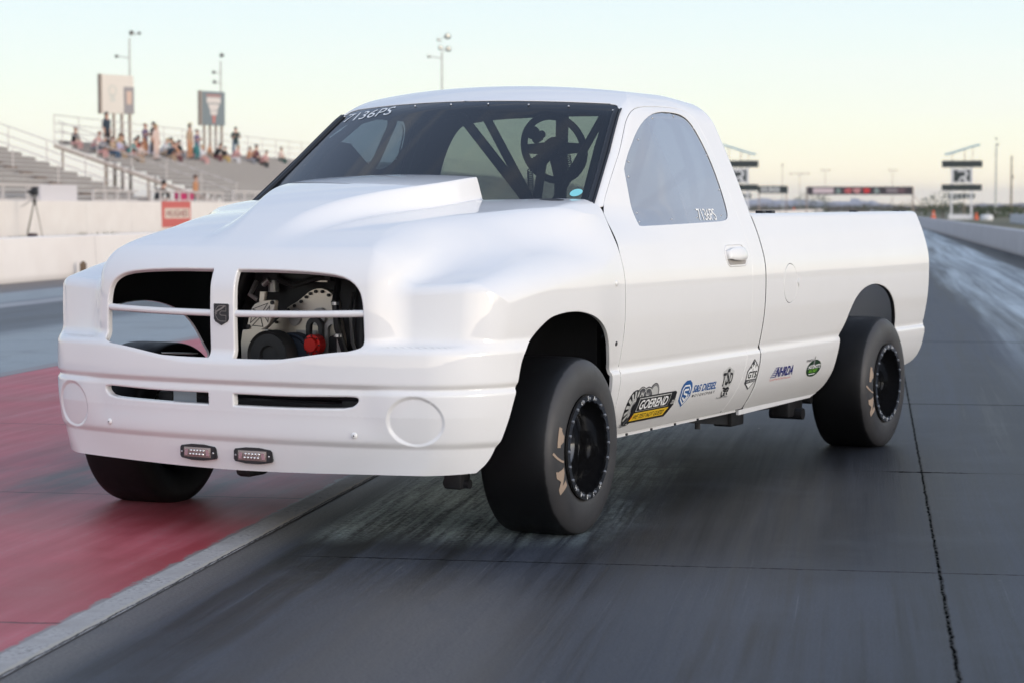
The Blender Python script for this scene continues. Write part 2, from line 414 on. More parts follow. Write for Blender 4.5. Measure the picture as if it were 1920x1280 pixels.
# =============== trim, running gear and cabin of the truck ===============
def frame3(p,n,up=(0,0,1)):
    n=Vector(n).normalized(); x=Vector(up).cross(n)
    if x.length<1e-4: x=Vector((1,0,0))
    x.normalize(); y=n.cross(x); return Matrix(((x.x,y.x,n.x,p[0]),(x.y,y.y,n.y,p[1]),(x.z,y.z,n.z,p[2]),(0,0,0,1)))
class MB:
    def __init__(s): s.bm=bmesh.new()
    def box(s,a,b,bev=0,M=None,seg=2):
        cx=[(a[i]+b[i])/2 for i in range(3)]; sz=[abs(b[i]-a[i]) for i in range(3)]
        m=Matrix.Translation(cx)@Matrix.Diagonal((*sz,1))
        if M is not None: m=M@m
        r=bmesh.ops.create_cube(s.bm,size=1,matrix=m)
        if bev:
            es={e for v in r['verts'] for e in v.link_edges}
            bmesh.ops.bevel(s.bm,geom=list(es),offset=bev,segments=seg,affect='EDGES',profile=.5)
        return s
    def cyl(s,p,q,r0,r1=None,seg=20,cap=True):
        p=Vector(p);q=Vector(q);d=q-p; r1=r0 if r1 is None else r1
        m=Matrix.Translation((p+q)/2)@d.to_track_quat('Z','Y').to_matrix().to_4x4()
        bmesh.ops.create_cone(s.bm,cap_ends=cap,segments=seg,radius1=r0,radius2=r1,depth=d.length,matrix=m); return s
    def tube(s,pts,r,seg=10,closed=False,cap=True):
        pts=[Vector(p) for p in pts]; n=len(pts); rings=[]; up=None
        for i,p in enumerate(pts):
            if closed: d=pts[(i+1)%n]-pts[i-1]
            else: d=pts[min(i+1,n-1)]-pts[max(i-1,0)]
            d.normalize()
            if up is None:
                up=d.orthogonal().normalized()
            up=(up-d*up.dot(d)).normalized(); sd=d.cross(up)
            rr=r[i] if isinstance(r,(list,tuple)) else r
            rings.append([s.bm.verts.new(p+up*(math.cos(2*math.pi*k/seg)*rr)+sd*(math.sin(2*math.pi*k/seg)*rr)) for k in range(seg)])
        for i in range(n if closed else n-1):
            a=rings[i];b=rings[(i+1)%n]
            off=0
            if closed and i==n-1:
                off=min(range(seg),key=lambda o:(a[0].co-b[o].co).length)
            for k in range(seg): s.bm.faces.new((a[k],a[(k+1)%seg],b[(k+1+off)%seg],b[(k+off)%seg]))
        if cap and not closed: s.bm.faces.new(rings[0][::-1]); s.bm.faces.new(rings[-1])
        return s
    def lathe(s,prof,M,seg=64,closed=False):
        """prof: list of (radius, height along the axis)"""
        rings=[]
        for r,h in prof:
            if r<1e-6: rings.append([s.bm.verts.new(M@Vector((0,0,h)))])
            else: rings.append([s.bm.verts.new(M@Vector((r*math.cos(2*math.pi*k/seg),r*math.sin(2*math.pi*k/seg),h))) for k in range(seg)])
        for a,b in zip(rings[:-1],rings[1:]):
            for k in range(seg):
                j=(k+1)%seg
                if len(a)==1: s.bm.faces.new((a[0],b[k],b[j]))
                elif len(b)==1: s.bm.faces.new((a[k],a[j],b[0]))
                else: s.bm.faces.new((a[k],a[j],b[j],b[k]))
        return s
    def prism(s,pts,M,h0,h1,bev=0):
        """2D outline extruded from h0 to h1 along M's z"""
        a=[s.bm.verts.new(M@Vector((x,y,h0))) for x,y in pts]; b=[s.bm.verts.new(M@Vector((x,y,h1))) for x,y in pts]
        n=len(pts); fs=[]
        for i in range(n): j=(i+1)%n; fs.append(s.bm.faces.new((a[i],a[j],b[j],b[i])))
        t=s.bm.faces.new(b); u=s.bm.faces.new(a[::-1])
        if bev: bmesh.ops.bevel(s.bm,geom=list(t.edges),offset=bev,segments=2,affect='EDGES')
        return s
    def sphere(s,p,r,u=12,v=8,sc=(1,1,1)):
        bmesh.ops.create_uvsphere(s.bm,u_segments=u,v_segments=v,radius=1,matrix=Matrix.Translation(p)@Matrix.Diagonal((r*sc[0],r*sc[1],r*sc[2],1))); return s
    def build(s,name,mats,parent=None,smooth=True,ang=40):
        bmesh.ops.recalc_face_normals(s.bm,faces=s.bm.faces)
        me=bpy.data.meshes.new(name); s.bm.to_mesh(me); s.bm.free()
        o=link(name,me,mats,parent)
        if smooth:
            me.polygons.foreach_set('use_smooth',[True]*len(me.polygons))
            a=math.radians(ang)
            bm=bmesh.new(); bm.from_mesh(me)
            for e in bm.edges:
                if len(e.link_faces)==2 and e.calc_face_angle(0)>a: e.smooth=False
            bm.to_mesh(me); bm.free()
        return o
def text_mesh(txt,size=1.,shear=0,bold=0,spacing=1.,ext=0.):
    cu=bpy.data.curves.new('lettering','FONT'); cu.body=txt; cu.size=size; cu.shear=shear; cu.offset=bold; cu.space_character=spacing; cu.extrude=ext; cu.resolution_u=3
    o=bpy.data.objects.new('lettering',cu); col.objects.link(o); bpy.context.view_layer.update()
    dg=bpy.context.evaluated_depsgraph_get(); me=bpy.data.meshes.new_from_object(o.evaluated_get(dg))
    bpy.data.objects.remove(o); bpy.data.curves.remove(cu); return me
def text_uv(txt,w=None,h=None,**k):
    """triangulated lettering as (verts2d, faces), scaled to width w / height h and starting at 0,0"""
    me=text_mesh(txt,**k); V=np.array([v.co[:2] for v in me.vertices]); F=[tuple(p.vertices) for p in me.polygons]; bpy.data.meshes.remove(me)
    V-=V.min(0); s=V.max(0)
    sx=(w/s[0]) if w else (h/s[1]); sy=(h/s[1]) if h else sx
    return V*[sx,sy],F
def poly_uv(P): return np.array(P,float),[tuple(range(len(P)))]
def ring_uv(c,r0,r1,n=28,a0=0,a1=2*math.pi,sx=1.,sy=1.):
    full=abs(a1-a0-2*math.pi)<1e-6; t=np.linspace(a0,a1,n+1)[:n] if full else np.linspace(a0,a1,n+1); m=len(t)
    V=np.array([(c[0]+sx*r*math.cos(a),c[1]+sy*r*math.sin(a)) for r in (r0,r1) for a in t])
    F=[(i,(i+1)%m,m+(i+1)%m,m+i) for i in range(m if full else m-1)]; return V,F
def disc_uv(c,r,n=28,sx=1.,sy=1.): return np.array([(c[0]+sx*r*math.cos(2*math.pi*i/n),c[1]+sy*r*math.sin(2*math.pi*i/n)) for i in range(n)]),[tuple(range(n))]
def stroke_uv(P,w,closed=False):
    P=np.array(P,float); n=len(P); V=[];
    for i in range(n):
        if closed: d0=P[i]-P[i-1]; d1=P[(i+1)%n]-P[i]
        else: d0=P[i]-P[max(i-1,0)]; d1=P[min(i+1,n-1)]-P[i]
        if np.linalg.norm(d0)<1e-12: d0=d1
        if np.linalg.norm(d1)<1e-12: d1=d0
        d0=d0/np.linalg.norm(d0); d1=d1/np.linalg.norm(d1); t=d0+d1; t/=max(np.linalg.norm(t),1e-6); m=np.array([-t[1],t[0]]); k=w/2/max(.4,abs(np.dot(m,[-d1[1],d1[0]])))
        V+= [P[i]+m*k,P[i]-m*k]
    F=[(2*i,2*i+1,2*((i+1)%n)+1,2*((i+1)%n)) for i in range(n if closed else n-1)]; return np.array(V),F
def subdiv_uv(V,F,maxlen):
    """triangulate and split long edges so a flat mark can follow a curved panel"""
    bm=bmesh.new(); vs=[bm.verts.new((x,y,0)) for x,y in V]
    for f in F:
        try: bm.faces.new([vs[i] for i in f])
        except ValueError: pass
    bmesh.ops.triangulate(bm,faces=bm.faces)
    for _ in range(4):
        es=[e for e in bm.edges if e.calc_length()>maxlen]
        if not es: break
        bmesh.ops.subdivide_edges(bm,edges=es,cuts=1); bmesh.ops.triangulate(bm,faces=bm.faces)
    bm.verts.ensure_lookup_table(); bm.verts.index_update()
    V2=np.array([v.co[:2] for v in bm.verts]); F2=[tuple(v.index for v in f.verts) for f in bm.faces]; bm.free(); return V2,F2
def decal(name,pieces,xf,mapf,parent,maxlen=.05):
    """pieces: list of (V,F,material,layer); xf maps local (u,v) to surface coords; mapf surface coords -> (P,N)"""
    vs=[];fs=[];mi=[];mats=[];o=0
    for V,F,m,lay in pieces:
        V,F=subdiv_uv(V,F,maxlen); P,N=mapf(xf(V)); P=P+N*(.0012+.0007*lay)
        if m not in mats: mats.append(m)
        for f in F:
            g=np.cross(P[f[1]]-P[f[0]],P[f[2]]-P[f[0]])
            if np.dot(g,N[f[0]])<0: f=f[::-1]
            fs.append(tuple(i+o for i in f)); mi.append(mats.index(m))
        vs.append(P); o+=len(P)
    me=bpy.data.meshes.new(name); me.from_pydata(np.vstack(vs).tolist(),[],fs)
    for p,k in zip(me.polygons,mi): p.material_index=k
    return link(name,me,mats,parent)

def merge(base,others):
    """join small fixings into the part they are set in"""
    bm=bmesh.new(); bm.from_mesh(base.data); mats=list(base.data.materials)
    for o in others:
        n0=len(bm.faces); bm.from_mesh(o.data); bm.faces.ensure_lookup_table()
        mp=[]
        for m_ in o.data.materials:
            if m_ not in mats: mats.append(m_); base.data.materials.append(m_)
            mp.append(mats.index(m_))
        for f in bm.faces[n0:]: f.material_index=mp[f.material_index]
        bpy.data.objects.remove(o)
    bm.to_mesh(base.data); bm.free(); return base
# =============== TRUCK ===============
truck=empty('pickup_truck',(0,0,0),R(-109.2))
tag(truck,'white single cab drag racing pickup truck with open grille and hood scoop','pickup truck')
def on_dir(F,O,az):
    az=np.asarray(az); D=np.stack([np.cos(az),np.sin(az),0*az],1); O=np.tile(np.asarray(O,float),(len(az),1)) if np.ndim(O)==1 else O
    return root(F,O,D,.1,1.6)
def zl(Y): return .705+.052*ss(.1,.62,Y)
ALL=smooth_open([(.565,.300),(.549,.311),(.525,.349),(.503,.41),(.48,.477),(.452,.556),(.43,.60),(.42,.64),(.405,.69),(.385,.725),(.355,.755),(.315,.779),(.26,.814),(.178,.850),(.10,.862),(.0,.868),(-.116,.862),(-.236,.836),(-.33,.79),(-.385,.73),(-.42,.66),(-.448,.607),(-.455,.585),(-.46,.52),(-.468,.42),(-.475,.318)],2)
ALL=resample(ALL,.011); ksp=int(np.argmax(ALL[:,1]>.743)); ARCH=ALL[ksp:]; FA=ALL[:ksp+1]
SEAMF=smooth_open([(-.53,.318),(-.53,.5),(-.53,.7),(-.528,.85),(-.52,1.0),(-.512,1.075),(-.528,1.14),(-.55,1.19),(-.575,1.235),(-.592,1.262)],2)
# ledge between front clip and bumper, from the centre to the arch
az=np.linspace(0,1.9,400); zz=np.full(400,.76)
LED=on_dir(F_front,(.2,0,.74),az)
for _ in range(4):
    O=np.tile([.2,0,0.],(400,1)); O[:,2]=zl(np.abs(LED[:,1]))-.014; LED=on_dir(F_front,O,az)
LED[0,1]=0
# cut the ledge where it meets the arch
k=np.argmax((LED[:,0]<ARCH[0,0]+.004)); LED=LED[:k]
arch3=on_side(F_front,*ARCH.T)
LED=resample(np.vstack([LED,arch3[:1]]),.012); LED[0,1]=0; LED[-1]=arch3[0]
seam3=on_side(F_front,*resample(SEAMF,.02).T)
# cowl
yc=np.linspace(.865,.435,30); xc=Wx(yc,1.28)+.004; 
cow=on_top(F_front,xc,yc); sc_=np.linspace(.415,0,26); rear=on_top(F_front,np.full(26,-.445),sc_)
edge=on_top(F_front,np.linspace(-.425,-.445,6),np.linspace(.43,.418,6))
corner=on_top(F_front,np.linspace(-.594,-.598,4),np.linspace(.893,.872,4))
rear[-1,1]=0
def centre(Fs,M,a0,a1,n,O=(-.15,0,.62)):
    a=np.linspace(a0,a1,n); D=np.stack([np.cos(a),0*a,np.sin(a)],1); P=root(Fs,np.tile(np.array(O,float),(n,1)),D,.1,2.0); P[:,1]=0; return P
def ang(p,O=(-.15,.62)): return math.atan2(p[2]-O[1],p[0]-O[0])
ctr=centre(F_front,M_front,ang(rear[-1]),ang(LED[0]),110)
outer=np.vstack([LED,arch3[1:],seam3,corner,cow,edge[1:],rear,ctr[1:-1]])
def front_yz(L,F=F_front): L=np.asarray(L); return on_front(F,L[:,0],L[:,1])
GR=[(.050,1.030),(.050,1.042),(.065,1.043),(.24,1.043),(.40,1.036),(.50,1.025),(.555,1.002),(.588,.965),(.600,.92),(.604,.86),(.606,.775),(.605,.757),(.590,.748),(.53,.730),(.45,.714),(.36,.705),(.25,.700),(.065,.699),(.050,.700),(.050,.712)]
def rounded(L,keep_first=True,st=.012,it=2):
    return resample(smooth_closed(L,it),st,True)
g3=front_yz(rounded(GR,it=1))
clip=panel('front_clip',M_front,outer,[g3],[MT['paint'],MT['inner']],truck,'weld',rims=[(.003,.012),(.007,.016)],step=.018,fine=6)
bott=on_front(F_front,np.linspace(0,.80,50),.272+.012*ss(0,.8,np.linspace(0,.8,50)))
azb=np.linspace(math.atan2(bott[-1,1],bott[-1,0]-.2)+.01,1.9,200); Ob=np.tile([.2,0,0.],(200,1)); Ob[:,2]=.284+.016*ss(0,.5,np.linspace(0,1,200)); bc=on_dir(F_front,Ob,azb)
bc=bc[bc[:,0]>.568]
bott=resample(np.vstack([bott,bc]),.015); bott[0,1]=0
fa3=on_side(F_front,*FA.T)
ctrb=centre(F_front,M_front,ang(LED[0]),ang(bott[0]),70)
outb=np.vstack([ctrb[:-1],bott,fa3[1:-1],LED[::-1]])
SL=[(.052,.562),(.052,.574),(.07,.575),(.30,.574),(.50,.580),(.575,.582),(.600,.572),(.594,.545),(.56,.523),(.45,.519),(.25,.516),(.06,.516),(.052,.517),(.052,.53)]
s3=front_yz(rounded(SL,it=1))
bump=panel('front_bumper',M_front,outb,[s3],[MT['paint'],MT['inner']],truck,'weld',rims=[None,(.008,.02)],step=.016,fine=6)

# ---- cab shell ----
DOORF=SEAMF-[.009,0]
wt=np.linspace(0,.70,30)
def on_wind(y,z):   # windscreen surface point (root along x)
    y=np.asarray(y,float);z=np.asarray(z,float);O=np.stack([np.full(y.shape,-1.6),y,z],1); return root(F_cab,O,np.tile([1.,0,0],(len(y),1)),0,2.0)
WT=on_wind(np.linspace(0,.665,30),1.752-.022*(np.linspace(0,.665,30)/.7)**2-.0*wt); WT[0,1]=0
WC=on_wind(smooth_open([(.665,1.730),(.702,1.724),(.722,1.700)],2)[1:,0],smooth_open([(.665,1.730),(.702,1.724),(.722,1.700)],2)[1:,1])
zz=np.linspace(1.69,1.27,30); yy=np.interp(zz,[1.27,1.70],[.866,.724]); WP=on_wind(yy,zz)
basep=on_wind(np.linspace(.872,.885,3),np.full(3,1.268))
zd=np.array([1.30,1.36,1.44,1.52,1.60,1.66]); xd=Wx(S(zd,-.7),zd)-.040
DP=smooth_open([(-.605,1.268),(-.625,1.280)]+[(float(a),float(b)) for a,b in zip(xd,zd)]+[(-1.18,1.70),(-1.27,1.72),(-1.40,1.727),(-1.62,1.733),(-1.76,1.725),(-1.835,1.69),(-1.865,1.63),(-1.885,1.50),(-1.895,1.35),(-1.90,1.2),(-1.90,1.0),(-1.90,.7),(-1.90,.62),(-1.885,.50),(-1.83,.375),(-1.805,.318)],2)
DP=resample(DP,.018)
seamc=on_side(F_cab,DP[:,0],DP[:,1])
SILLC=on_side(F_cab,np.linspace(-1.82,-2.05,14),np.full(14,.318))
back_z=np.linspace(.33,1.60,60)
BK=on_side(F_cab,np.full(60,-2.058),back_z)
az=np.linspace(0,1,30)
BR=[];
bth=np.linspace(math.atan2(BK[-1,2]-1.05,BK[-1,1]-.3),math.pi-.01,60)
cb=M_cab.to3(np.stack([np.full(60,-2.055),bth*M_cab.R],1)); cb=cb[cb[:,1]>.02]
c0=cb[-1].copy(); c0[1]=0
rc=np.linspace(-2.03,-1.085,45); RC=on_top(F_cab,rc,np.zeros(45)); RC[:,1]=0
bk_all=resample(np.vstack([BK,cb[1:],c0[None]]),.02); bk_all[-1,1]=0
outc=np.vstack([WT,WC,WP,basep,seamc[1:],SILLC,bk_all,RC])
dseam=resample(SEAMF,.018)-np.array([.0105,0])   # bottom to top
dbot=np.stack([np.linspace(-1.80,-.545,70),np.full(70,.319)],1)
tt=np.roll(DP,-1,0)-np.roll(DP,1,0); tt[0]=tt[1]; tt[-1]=tt[-2]; tt/=np.linalg.norm(tt,axis=1)[:,None]; DI=DP+np.stack([tt[:,1],-tt[:,0]],1)*-.0055*(-1 if False else 1)
if not pip(DI[40:41],np.vstack([DP,dbot])).all(): DI=2*DP-DI
di=np.vstack([DI[2:-1],dbot[1:-1],dseam[dseam[:,1]<1.259]])
WIN=[(-.828,1.190),(-.831,1.20),(-.87,1.32),(-.906,1.425),(-.912,1.44),(-.985,1.50),(-1.054,1.547),(-1.15,1.61),(-1.256,1.659),(-1.36,1.690),(-1.47,1.706),(-1.60,1.708),(-1.70,1.702),(-1.765,1.675),(-1.80,1.62),(-1.825,1.52),(-1.827,1.40),(-1.815,1.30),(-1.795,1.235),(-1.76,1.213),(-1.70,1.206),(-1.60,1.203),(-.90,1.190)]
WINS=resample(smooth_closed(WIN,2),.016,True); win3=on_side(F_cab,WINS[:,0],WINS[:,1])
def inset2(L,d):    # inset a closed 2D loop
    L=np.asarray(L); t=np.roll(L,-1,0)-np.roll(L,1,0); t/=np.linalg.norm(t,axis=1)[:,None]; n=np.stack([-t[:,1],t[:,0]],1)
    if pip(L+n*.003,L).mean()<.5: n=-n
    return L+n*d
cab=panel('cab_shell',M_cab,outc,[],[MT['paint'],MT['inner']],truck,'weld',rims=[(.003,.015)],step=.03,fine=4,darkrim=True)
doori3=on_side(F_cab,di[:,0],di[:,1])
doors=[]
for mir in (None,'other'):
    d=panel('door',M_cab,doori3,[win3],[MT['paint'],MT['inner']],truck,mir,rims=[(.0025,.015),(.003,.006)],step=.03,fine=4,darkrim=True); doors.append(d)
# windscreen and side glass lie on the same surfaces, a few millimetres in
def glass(name,M,loop,mat,parent,mirror,off,step=.04):
    return panel(name,M,loop,[],[mat,mat],parent,mirror,step=step,fine=1,off=off,inner=False)
wo=inset2(WINS,-.012); wo3=on_side(F_cab,wo[:,0],wo[:,1])
for mir,d in zip((None,'other'),doors):
    glass('window',M_cab,wo3,MT['sideglass'],d,mir,-.0055)
# ---- bed ----
RARCH=smooth_open([(-4.085,.37),(-4.06,.45),(-4.045,.55),(-4.036,.605),(-4.01,.66),(-3.985,.70),(-3.92,.775),(-3.82,.832),(-3.69,.862),(-3.56,.868),(-3.42,.845),(-3.32,.80),(-3.26,.742),(-3.22,.68),(-3.165,.622),(-3.145,.60),(-3.13,.55),(-3.123,.458),(-3.115,.40),(-3.09,.345),(-3.03,.318),(-2.96,.312)],2)
BF=-2.077
sillb=on_side(F_bed,np.linspace(-2.95,BF,40),np.linspace(.311,.305,40))
ra3=on_side(F_bed,*resample(RARCH,.013).T)
tailb=smooth_open([(-4.495,.55),(-4.49,.47),(-4.44,.412),(-4.35,.388),(-4.20,.375),(-4.09,.37)],2); tb3=on_side(F_bed,*resample(tailb,.02).T)
zb=np.linspace(.32,1.20,45); fr3=on_side(F_bed,np.full(45,BF),zb)
th0=math.atan2(fr3[-1,2]-.85,fr3[-1,1]-.3); thr_=np.linspace(th0,math.atan2(.393,.60-.0),14)
fr4=M_bed.to3(np.stack([np.full(14,BF),thr_*M_bed.R],1))
yin=float(fr4[-1,1]); xr=np.linspace(BF,-4.50,90)
rail=on_top(F_bed,xr,np.full(90,yin-.02)); 
rail[0]=fr4[-1]
re4=M_bed.to3(np.stack([np.full(14,-4.50),thr_[::-1]*M_bed.R],1)); zr=np.linspace(1.19,.56,32); re3=on_side(F_bed,np.full(32,-4.50),zr)
rail=rail[1:-1]
outbed=np.vstack([fr3,fr4[1:],rail,re4,re3[1:],tb3[1:],ra3[1:],sillb[1:-1]])
FD=np.array([(-2.38+.092*math.cos(a),.903+.098*math.sin(a)) for a in np.linspace(0,2*math.pi,64,endpoint=False)])
bed=empty('bed',parent=truck)
beds=[]
for mir in (None,'other'):
    b=panel('bed_side',M_bed,outbed,[on_side(F_bed,FD[:,0],FD[:,1])] if mir is None else [],[MT['paint'],MT['inner']],truck,mir,rims=[(.004,.02),(.002,.01)] if mir is None else [(.004,.02)],step=.03,fine=4,darkrim=True); beds.append(b)
fdi=inset2(FD,.006)
glassfd=panel('fuel_door',M_bed,on_side(F_bed,fdi[:,0],fdi[:,1]),[],[MT['paint'],MT['inner']],beds[0],None,rims=[(.002,.01)],step=.02,fine=1,off=.0005,darkrim=True)
bpy.data.objects.remove(bed)
MT['gloss_black']=new_mat('gloss_black',(.010,.010,.011),.10,spec=.9,coat=.8)
MT['alu']=new_mat('machined_aluminium',(.62,.57,.50),.34,.75)
MT['alu2']=new_mat('dull_aluminium',(.40,.39,.38),.45,.6)
MT['bolt']=new_mat('bolt_steel',(.55,.55,.56),.3,.9)
MT['dark']=new_mat('dark_chassis_paint',(.014,.014,.016),.5)
MT['red']=new_mat('red_anodised',(.55,.015,.012),.3,.4)
MT['trim']=new_mat('black_trim_rubber',(.012,.013,.016),.35)
MT['pearl']=new_mat('engraved_grey_line',(.22,.20,.18),.5)
MT['white']=new_mat('white_vinyl',(.82,.82,.80),.5)
MT['letter']=new_mat('tan_tyre_lettering',(.36,.27,.20),.8)
def m_tyre():
    m=new_mat('slick_tyre_rubber',(.02,.02,.02),.5); n=NB(m)
    c=n.coord('Object'); sp=n.n('ShaderNodeSeparateXYZ',i_0=c)
    r=n.math('SQRT',n.math('ADD',n.math('MULTIPLY',sp.outputs[0],sp.outputs[0]),n.math('MULTIPLY',sp.outputs[1],sp.outputs[1])))
    tread=n.math('MAXIMUM',n.mapr(n.math('ADD',r,n.math('MULTIPLY',n.noise(c,30,3),.004)),.3385,.3435,0,1,True),n.mapr(sp.outputs[2],.0,-.02))
    nz=n.noise(c,9,6,.65); nf=n.noise(c,70,3)
    side=n.mix(n.mapr(nz,.3,.7),(.034,.034,.036),(.050,.048,.048))
    side=n.mix(n.mapr(n.math('MULTIPLY',nf,nz),.2,.45,0,.35),side,(.035,.034,.034))
    col_=n.mix(tread,side,(.0055,.0055,.006))
    n.set('Base Color',col_); n.set('Roughness',n.mapr(nz,.3,.7,.42,.62)); n.bump(nf,.08,.002)
    n.set('Specular IOR Level',n.mapr(tread,0,1,.45,.25)); return m
MT['tyre']=m_tyre()
# ---- wheels ----
RT=.350
prof=[(.198,.100),(.203,.118),(.208,.125),(.222,.131),(.245,.1335),(.27,.1335),(.295,.130),(.315,.1235),(.330,.1135),(.3405,.101),(.3465,.084),(.3495,.055),(.350,0)]
inn_=[(.198,-.105),(.203,-.128),(.214,-.142),(.235,-.155),(.262,-.163),(.29,-.167),(.312,-.165),(.330,-.158),(.342,-.147),(.347,-.130),(.349,-.10)]
prof=prof+[(r,h*1.1) for r,h in inn_[::-1]]
profs=smooth_open(prof,2)
_q=profs[:44]; SWr=np.maximum.accumulate(_q[:,0]+np.arange(len(_q))*1e-7); SWh=_q[:,1]
def make_wheel(x,side,lettered=True):
    w_=empty('wheel',(x,side*1.003,.340),0,truck)
    w_.rotation_euler=(-math.pi/2*side,0,R(3) if x==0 else 0)      # wheel-local +z points outwards
    # local frame: for side=+1, z->+y ; x stays x ; local y -> -z (down)
    m=MB(); m.lathe([tuple(p) for p in profs],Matrix.Identity(4),120)
    for v in m.bm.verts:
        down=v.co.y*side
        if down>.3385:
            v.co.y=side*.3385
        k=max(0,(down-.20)/.14); v.co.z*=1+.05*k*k
    m.build('tyre',MT['tyre'],w_,ang=80)
    m=MB(); m.lathe([(.203,.128),(.196,.132),(.188,.128),(.186,.112),(.183,.08),(.180,.03),(.172,-.02),(.15,-.035),(.11,-.03),(.075,-.012),(.05,-.008),(.048,.02),(.036,.026),(0,.027)],Matrix.Identity(4),96)
    for k in range(5):
        a=2*math.pi*k/5+.3; m.cyl((.062*math.cos(a),.062*math.sin(a),-.02),(.062*math.cos(a),.062*math.sin(a),.012),.009,seg=8)
    m.build('rim',MT['gloss_black'],w_,ang=50)
    m=MB(); n=200; inn=[];out_=[]
    for k in range(n):
        a=2*math.pi*k/n; sc=.182-.0055*max(0,math.cos(20*a))**.8 if math.cos(20*a)>0 else .182
        inn.append((sc*math.cos(a),sc*math.sin(a))); out_.append((.205*math.cos(a),.205*math.sin(a)))
    for (ra,rb) in ((inn,out_),):
        A=[[m.bm.verts.new((x_,y_,z_)) for x_,y_ in ra] for z_ in (.128,.139)]; B=[[m.bm.verts.new((x_,y_,z_)) for x_,y_ in rb] for z_ in (.139,.128)]
        L=[A[0],A[1],B[0],B[1]]
        for i in range(3):
            for k in range(n): m.bm.faces.new((L[i][k],L[i][(k+1)%n],L[i+1][(k+1)%n],L[i+1][k]))
    ring_=m.build('beadlock_ring',MT['gloss_black'],w_,ang=35)
    m=MB()
    for k in range(20):
        a=2*math.pi*k/20; p=(.1915*math.cos(a),.1915*math.sin(a)); m.cyl((*p,.139),(*p,.1425),.0060,seg=8); m.cyl((*p,.1425),(*p,.144),.0034,seg=8)
    bolts_=m.build('rim_bolts',MT['bolt'],w_,ang=30); extra=[bolts_]
    if lettered:
        def polar(V):   # (angle, radius) -> point on the sidewall; angle from the front towards up
            a,r=V[:,0],V[:,1]; h=np.interp(r,SWr,SWh); P=np.stack([side*r*np.cos(a),-side*r*np.sin(a)*1.,h],1)
            dh=(np.interp(r+.002,SWr,SWh)-np.interp(r-.002,SWr,SWh))/.004; N=np.stack([-dh*side*np.cos(a),dh*side*np.sin(a),np.ones(len(r))],1); return P,N/np.linalg.norm(N,axis=1)[:,None]
        Mo=[(0,0),(.30,0),(.30,.13),(.25,.13),(.25,.58),(.5,.22),(.75,.58),(.75,.13),(.70,.13),(.70,0),(1,0),(1,.13),(.96,.13),(.96,.87),(1,.87),(1,1),(.74,1),(.5,.64),(.26,1),(0,1),(0,.87),(.04,.87),(.04,.13),(0,.13)]
        To=[(.30,0),(.70,0),(.70,.14),(.62,.2),(.62,.74),(.84,.74),(.88,.55),(1,.55),(1,1),(0,1),(0,.55),(.12,.55),(.16,.74),(.38,.74),(.38,.2),(.30,.14)]
        pcs=[]
        for P,a0,a1,r0,r1 in ((Mo,-32,-13,.238,.300),(To,5,21,.236,.288)):
            V=np.array([(R(a0+u*(a1-a0)),r0+v*(r1-r0)) for u,v in P]); pcs.append((V,[tuple(range(len(V)))],MT['letter'],1))
        V,F=stroke_uv([(R(-8.5)*.28,.232),(R(-6)*.28,.26),(R(-2.5)*.28,.29),(R(1)*.28,.312)],.009); V=V/np.array([.28,1]); pcs.append((V,F,MT['letter'],1))
        d=decal('tyre_lettering',pcs,lambda V:V,polar,w_,.011)
        # letters between the ring bolts
        pcs=[]
        for ch,ang_ in (('U',112),('S',94),('A',76),('H',-132),('A',-114),('B',-96),('S',-78),('M',-58)):
            V,F=text_uv(ch,h=.017); V-=V.max(0)/2; a=R(ang_) 
            # rotate so the letter tops point outwards
            ca,sa=math.cos(a-math.pi/2),math.sin(a-math.pi/2)
            Q=np.stack([V[:,0]*ca-V[:,1]*sa,V[:,0]*sa+V[:,1]*ca],1)+.1935*np.array([math.cos(a),math.sin(a)])
            pcs.append((Q,F,MT['white'],0))
        lt_=decal('ring_letters',pcs,lambda V:V,lambda V:(np.stack([-side*V[:,0],-side*V[:,1],np.full(len(V),.1392)],1),np.tile([0,0,1.],(len(V),1))),w_,1); extra.append(lt_)
    merge(ring_,extra)
    return w_
for xw in (0,-3.569):
    for sd_ in (1,-1): make_wheel(xw,sd_)
# ---- grille bars, badge, lamps, screws ----
for sg in (1,-1):
    ys=np.linspace(.045,.602,16); P=on_front(F_front,ys,.869+.010*(ys/.6)**2); P[:,0]-=.017; P[:,1]*=sg
    MB().tube([tuple(p) for p in P],.0135,14).build('grille_bar',MT['paint'],truck)
bp=on_front(F_front,np.array([0.]),np.array([.868]))[0]
MX=frame3((bp[0]+.001,0,.868),(1,0,0))
m=MB(); m.prism([(-.034,.038),(.030,.038),(.034,.034),(.034,-.020),(.028,-.030),(0,-.044),(-.028,-.030),(-.034,-.020)],MX,-.012,.003,.001); bd=m.build('badge',MT['black'],truck,ang=25)
C=[(.024,.030),(.024,.010),(.002,.010),(-.004,.004),(-.004,-.002),(.002,-.006),(.024,-.006),(.024,-.028),(-.002,-.028),(-.014,-.022),(-.023,-.010),(-.026,.003),(-.022,.018),(-.012,.028),(0,.030)]
V,F=stroke_uv(C,.0022,True); pcs=[(V,F,MT['pearl'],0)]
V,F=stroke_uv([(-.026,.002),(-.021,.008),(.004,.020),(.019,.030)],.006); pcs.append((V,F,MT['pearl'],1)); V,F=ring_uv((-.022,.003),.003,.0055); pcs.append((V,F,MT['pearl'],1))
def plane_map(M):
    n=np.array(M.to_3x3()@Vector((0,0,1)))
    return lambda V:(np.array([M@Vector((a,b,.003)) for a,b in V]),np.tile(n,(len(V),1)))
decal('emblem',pcs,lambda V:V,plane_map(MX),bd,1)
MT['lens']=new_mat('rose_led_lens',(.30,.24,.22),.25,.4); MT['chrome']=new_mat('chrome_reflector',(.75,.72,.70),.15,.95)
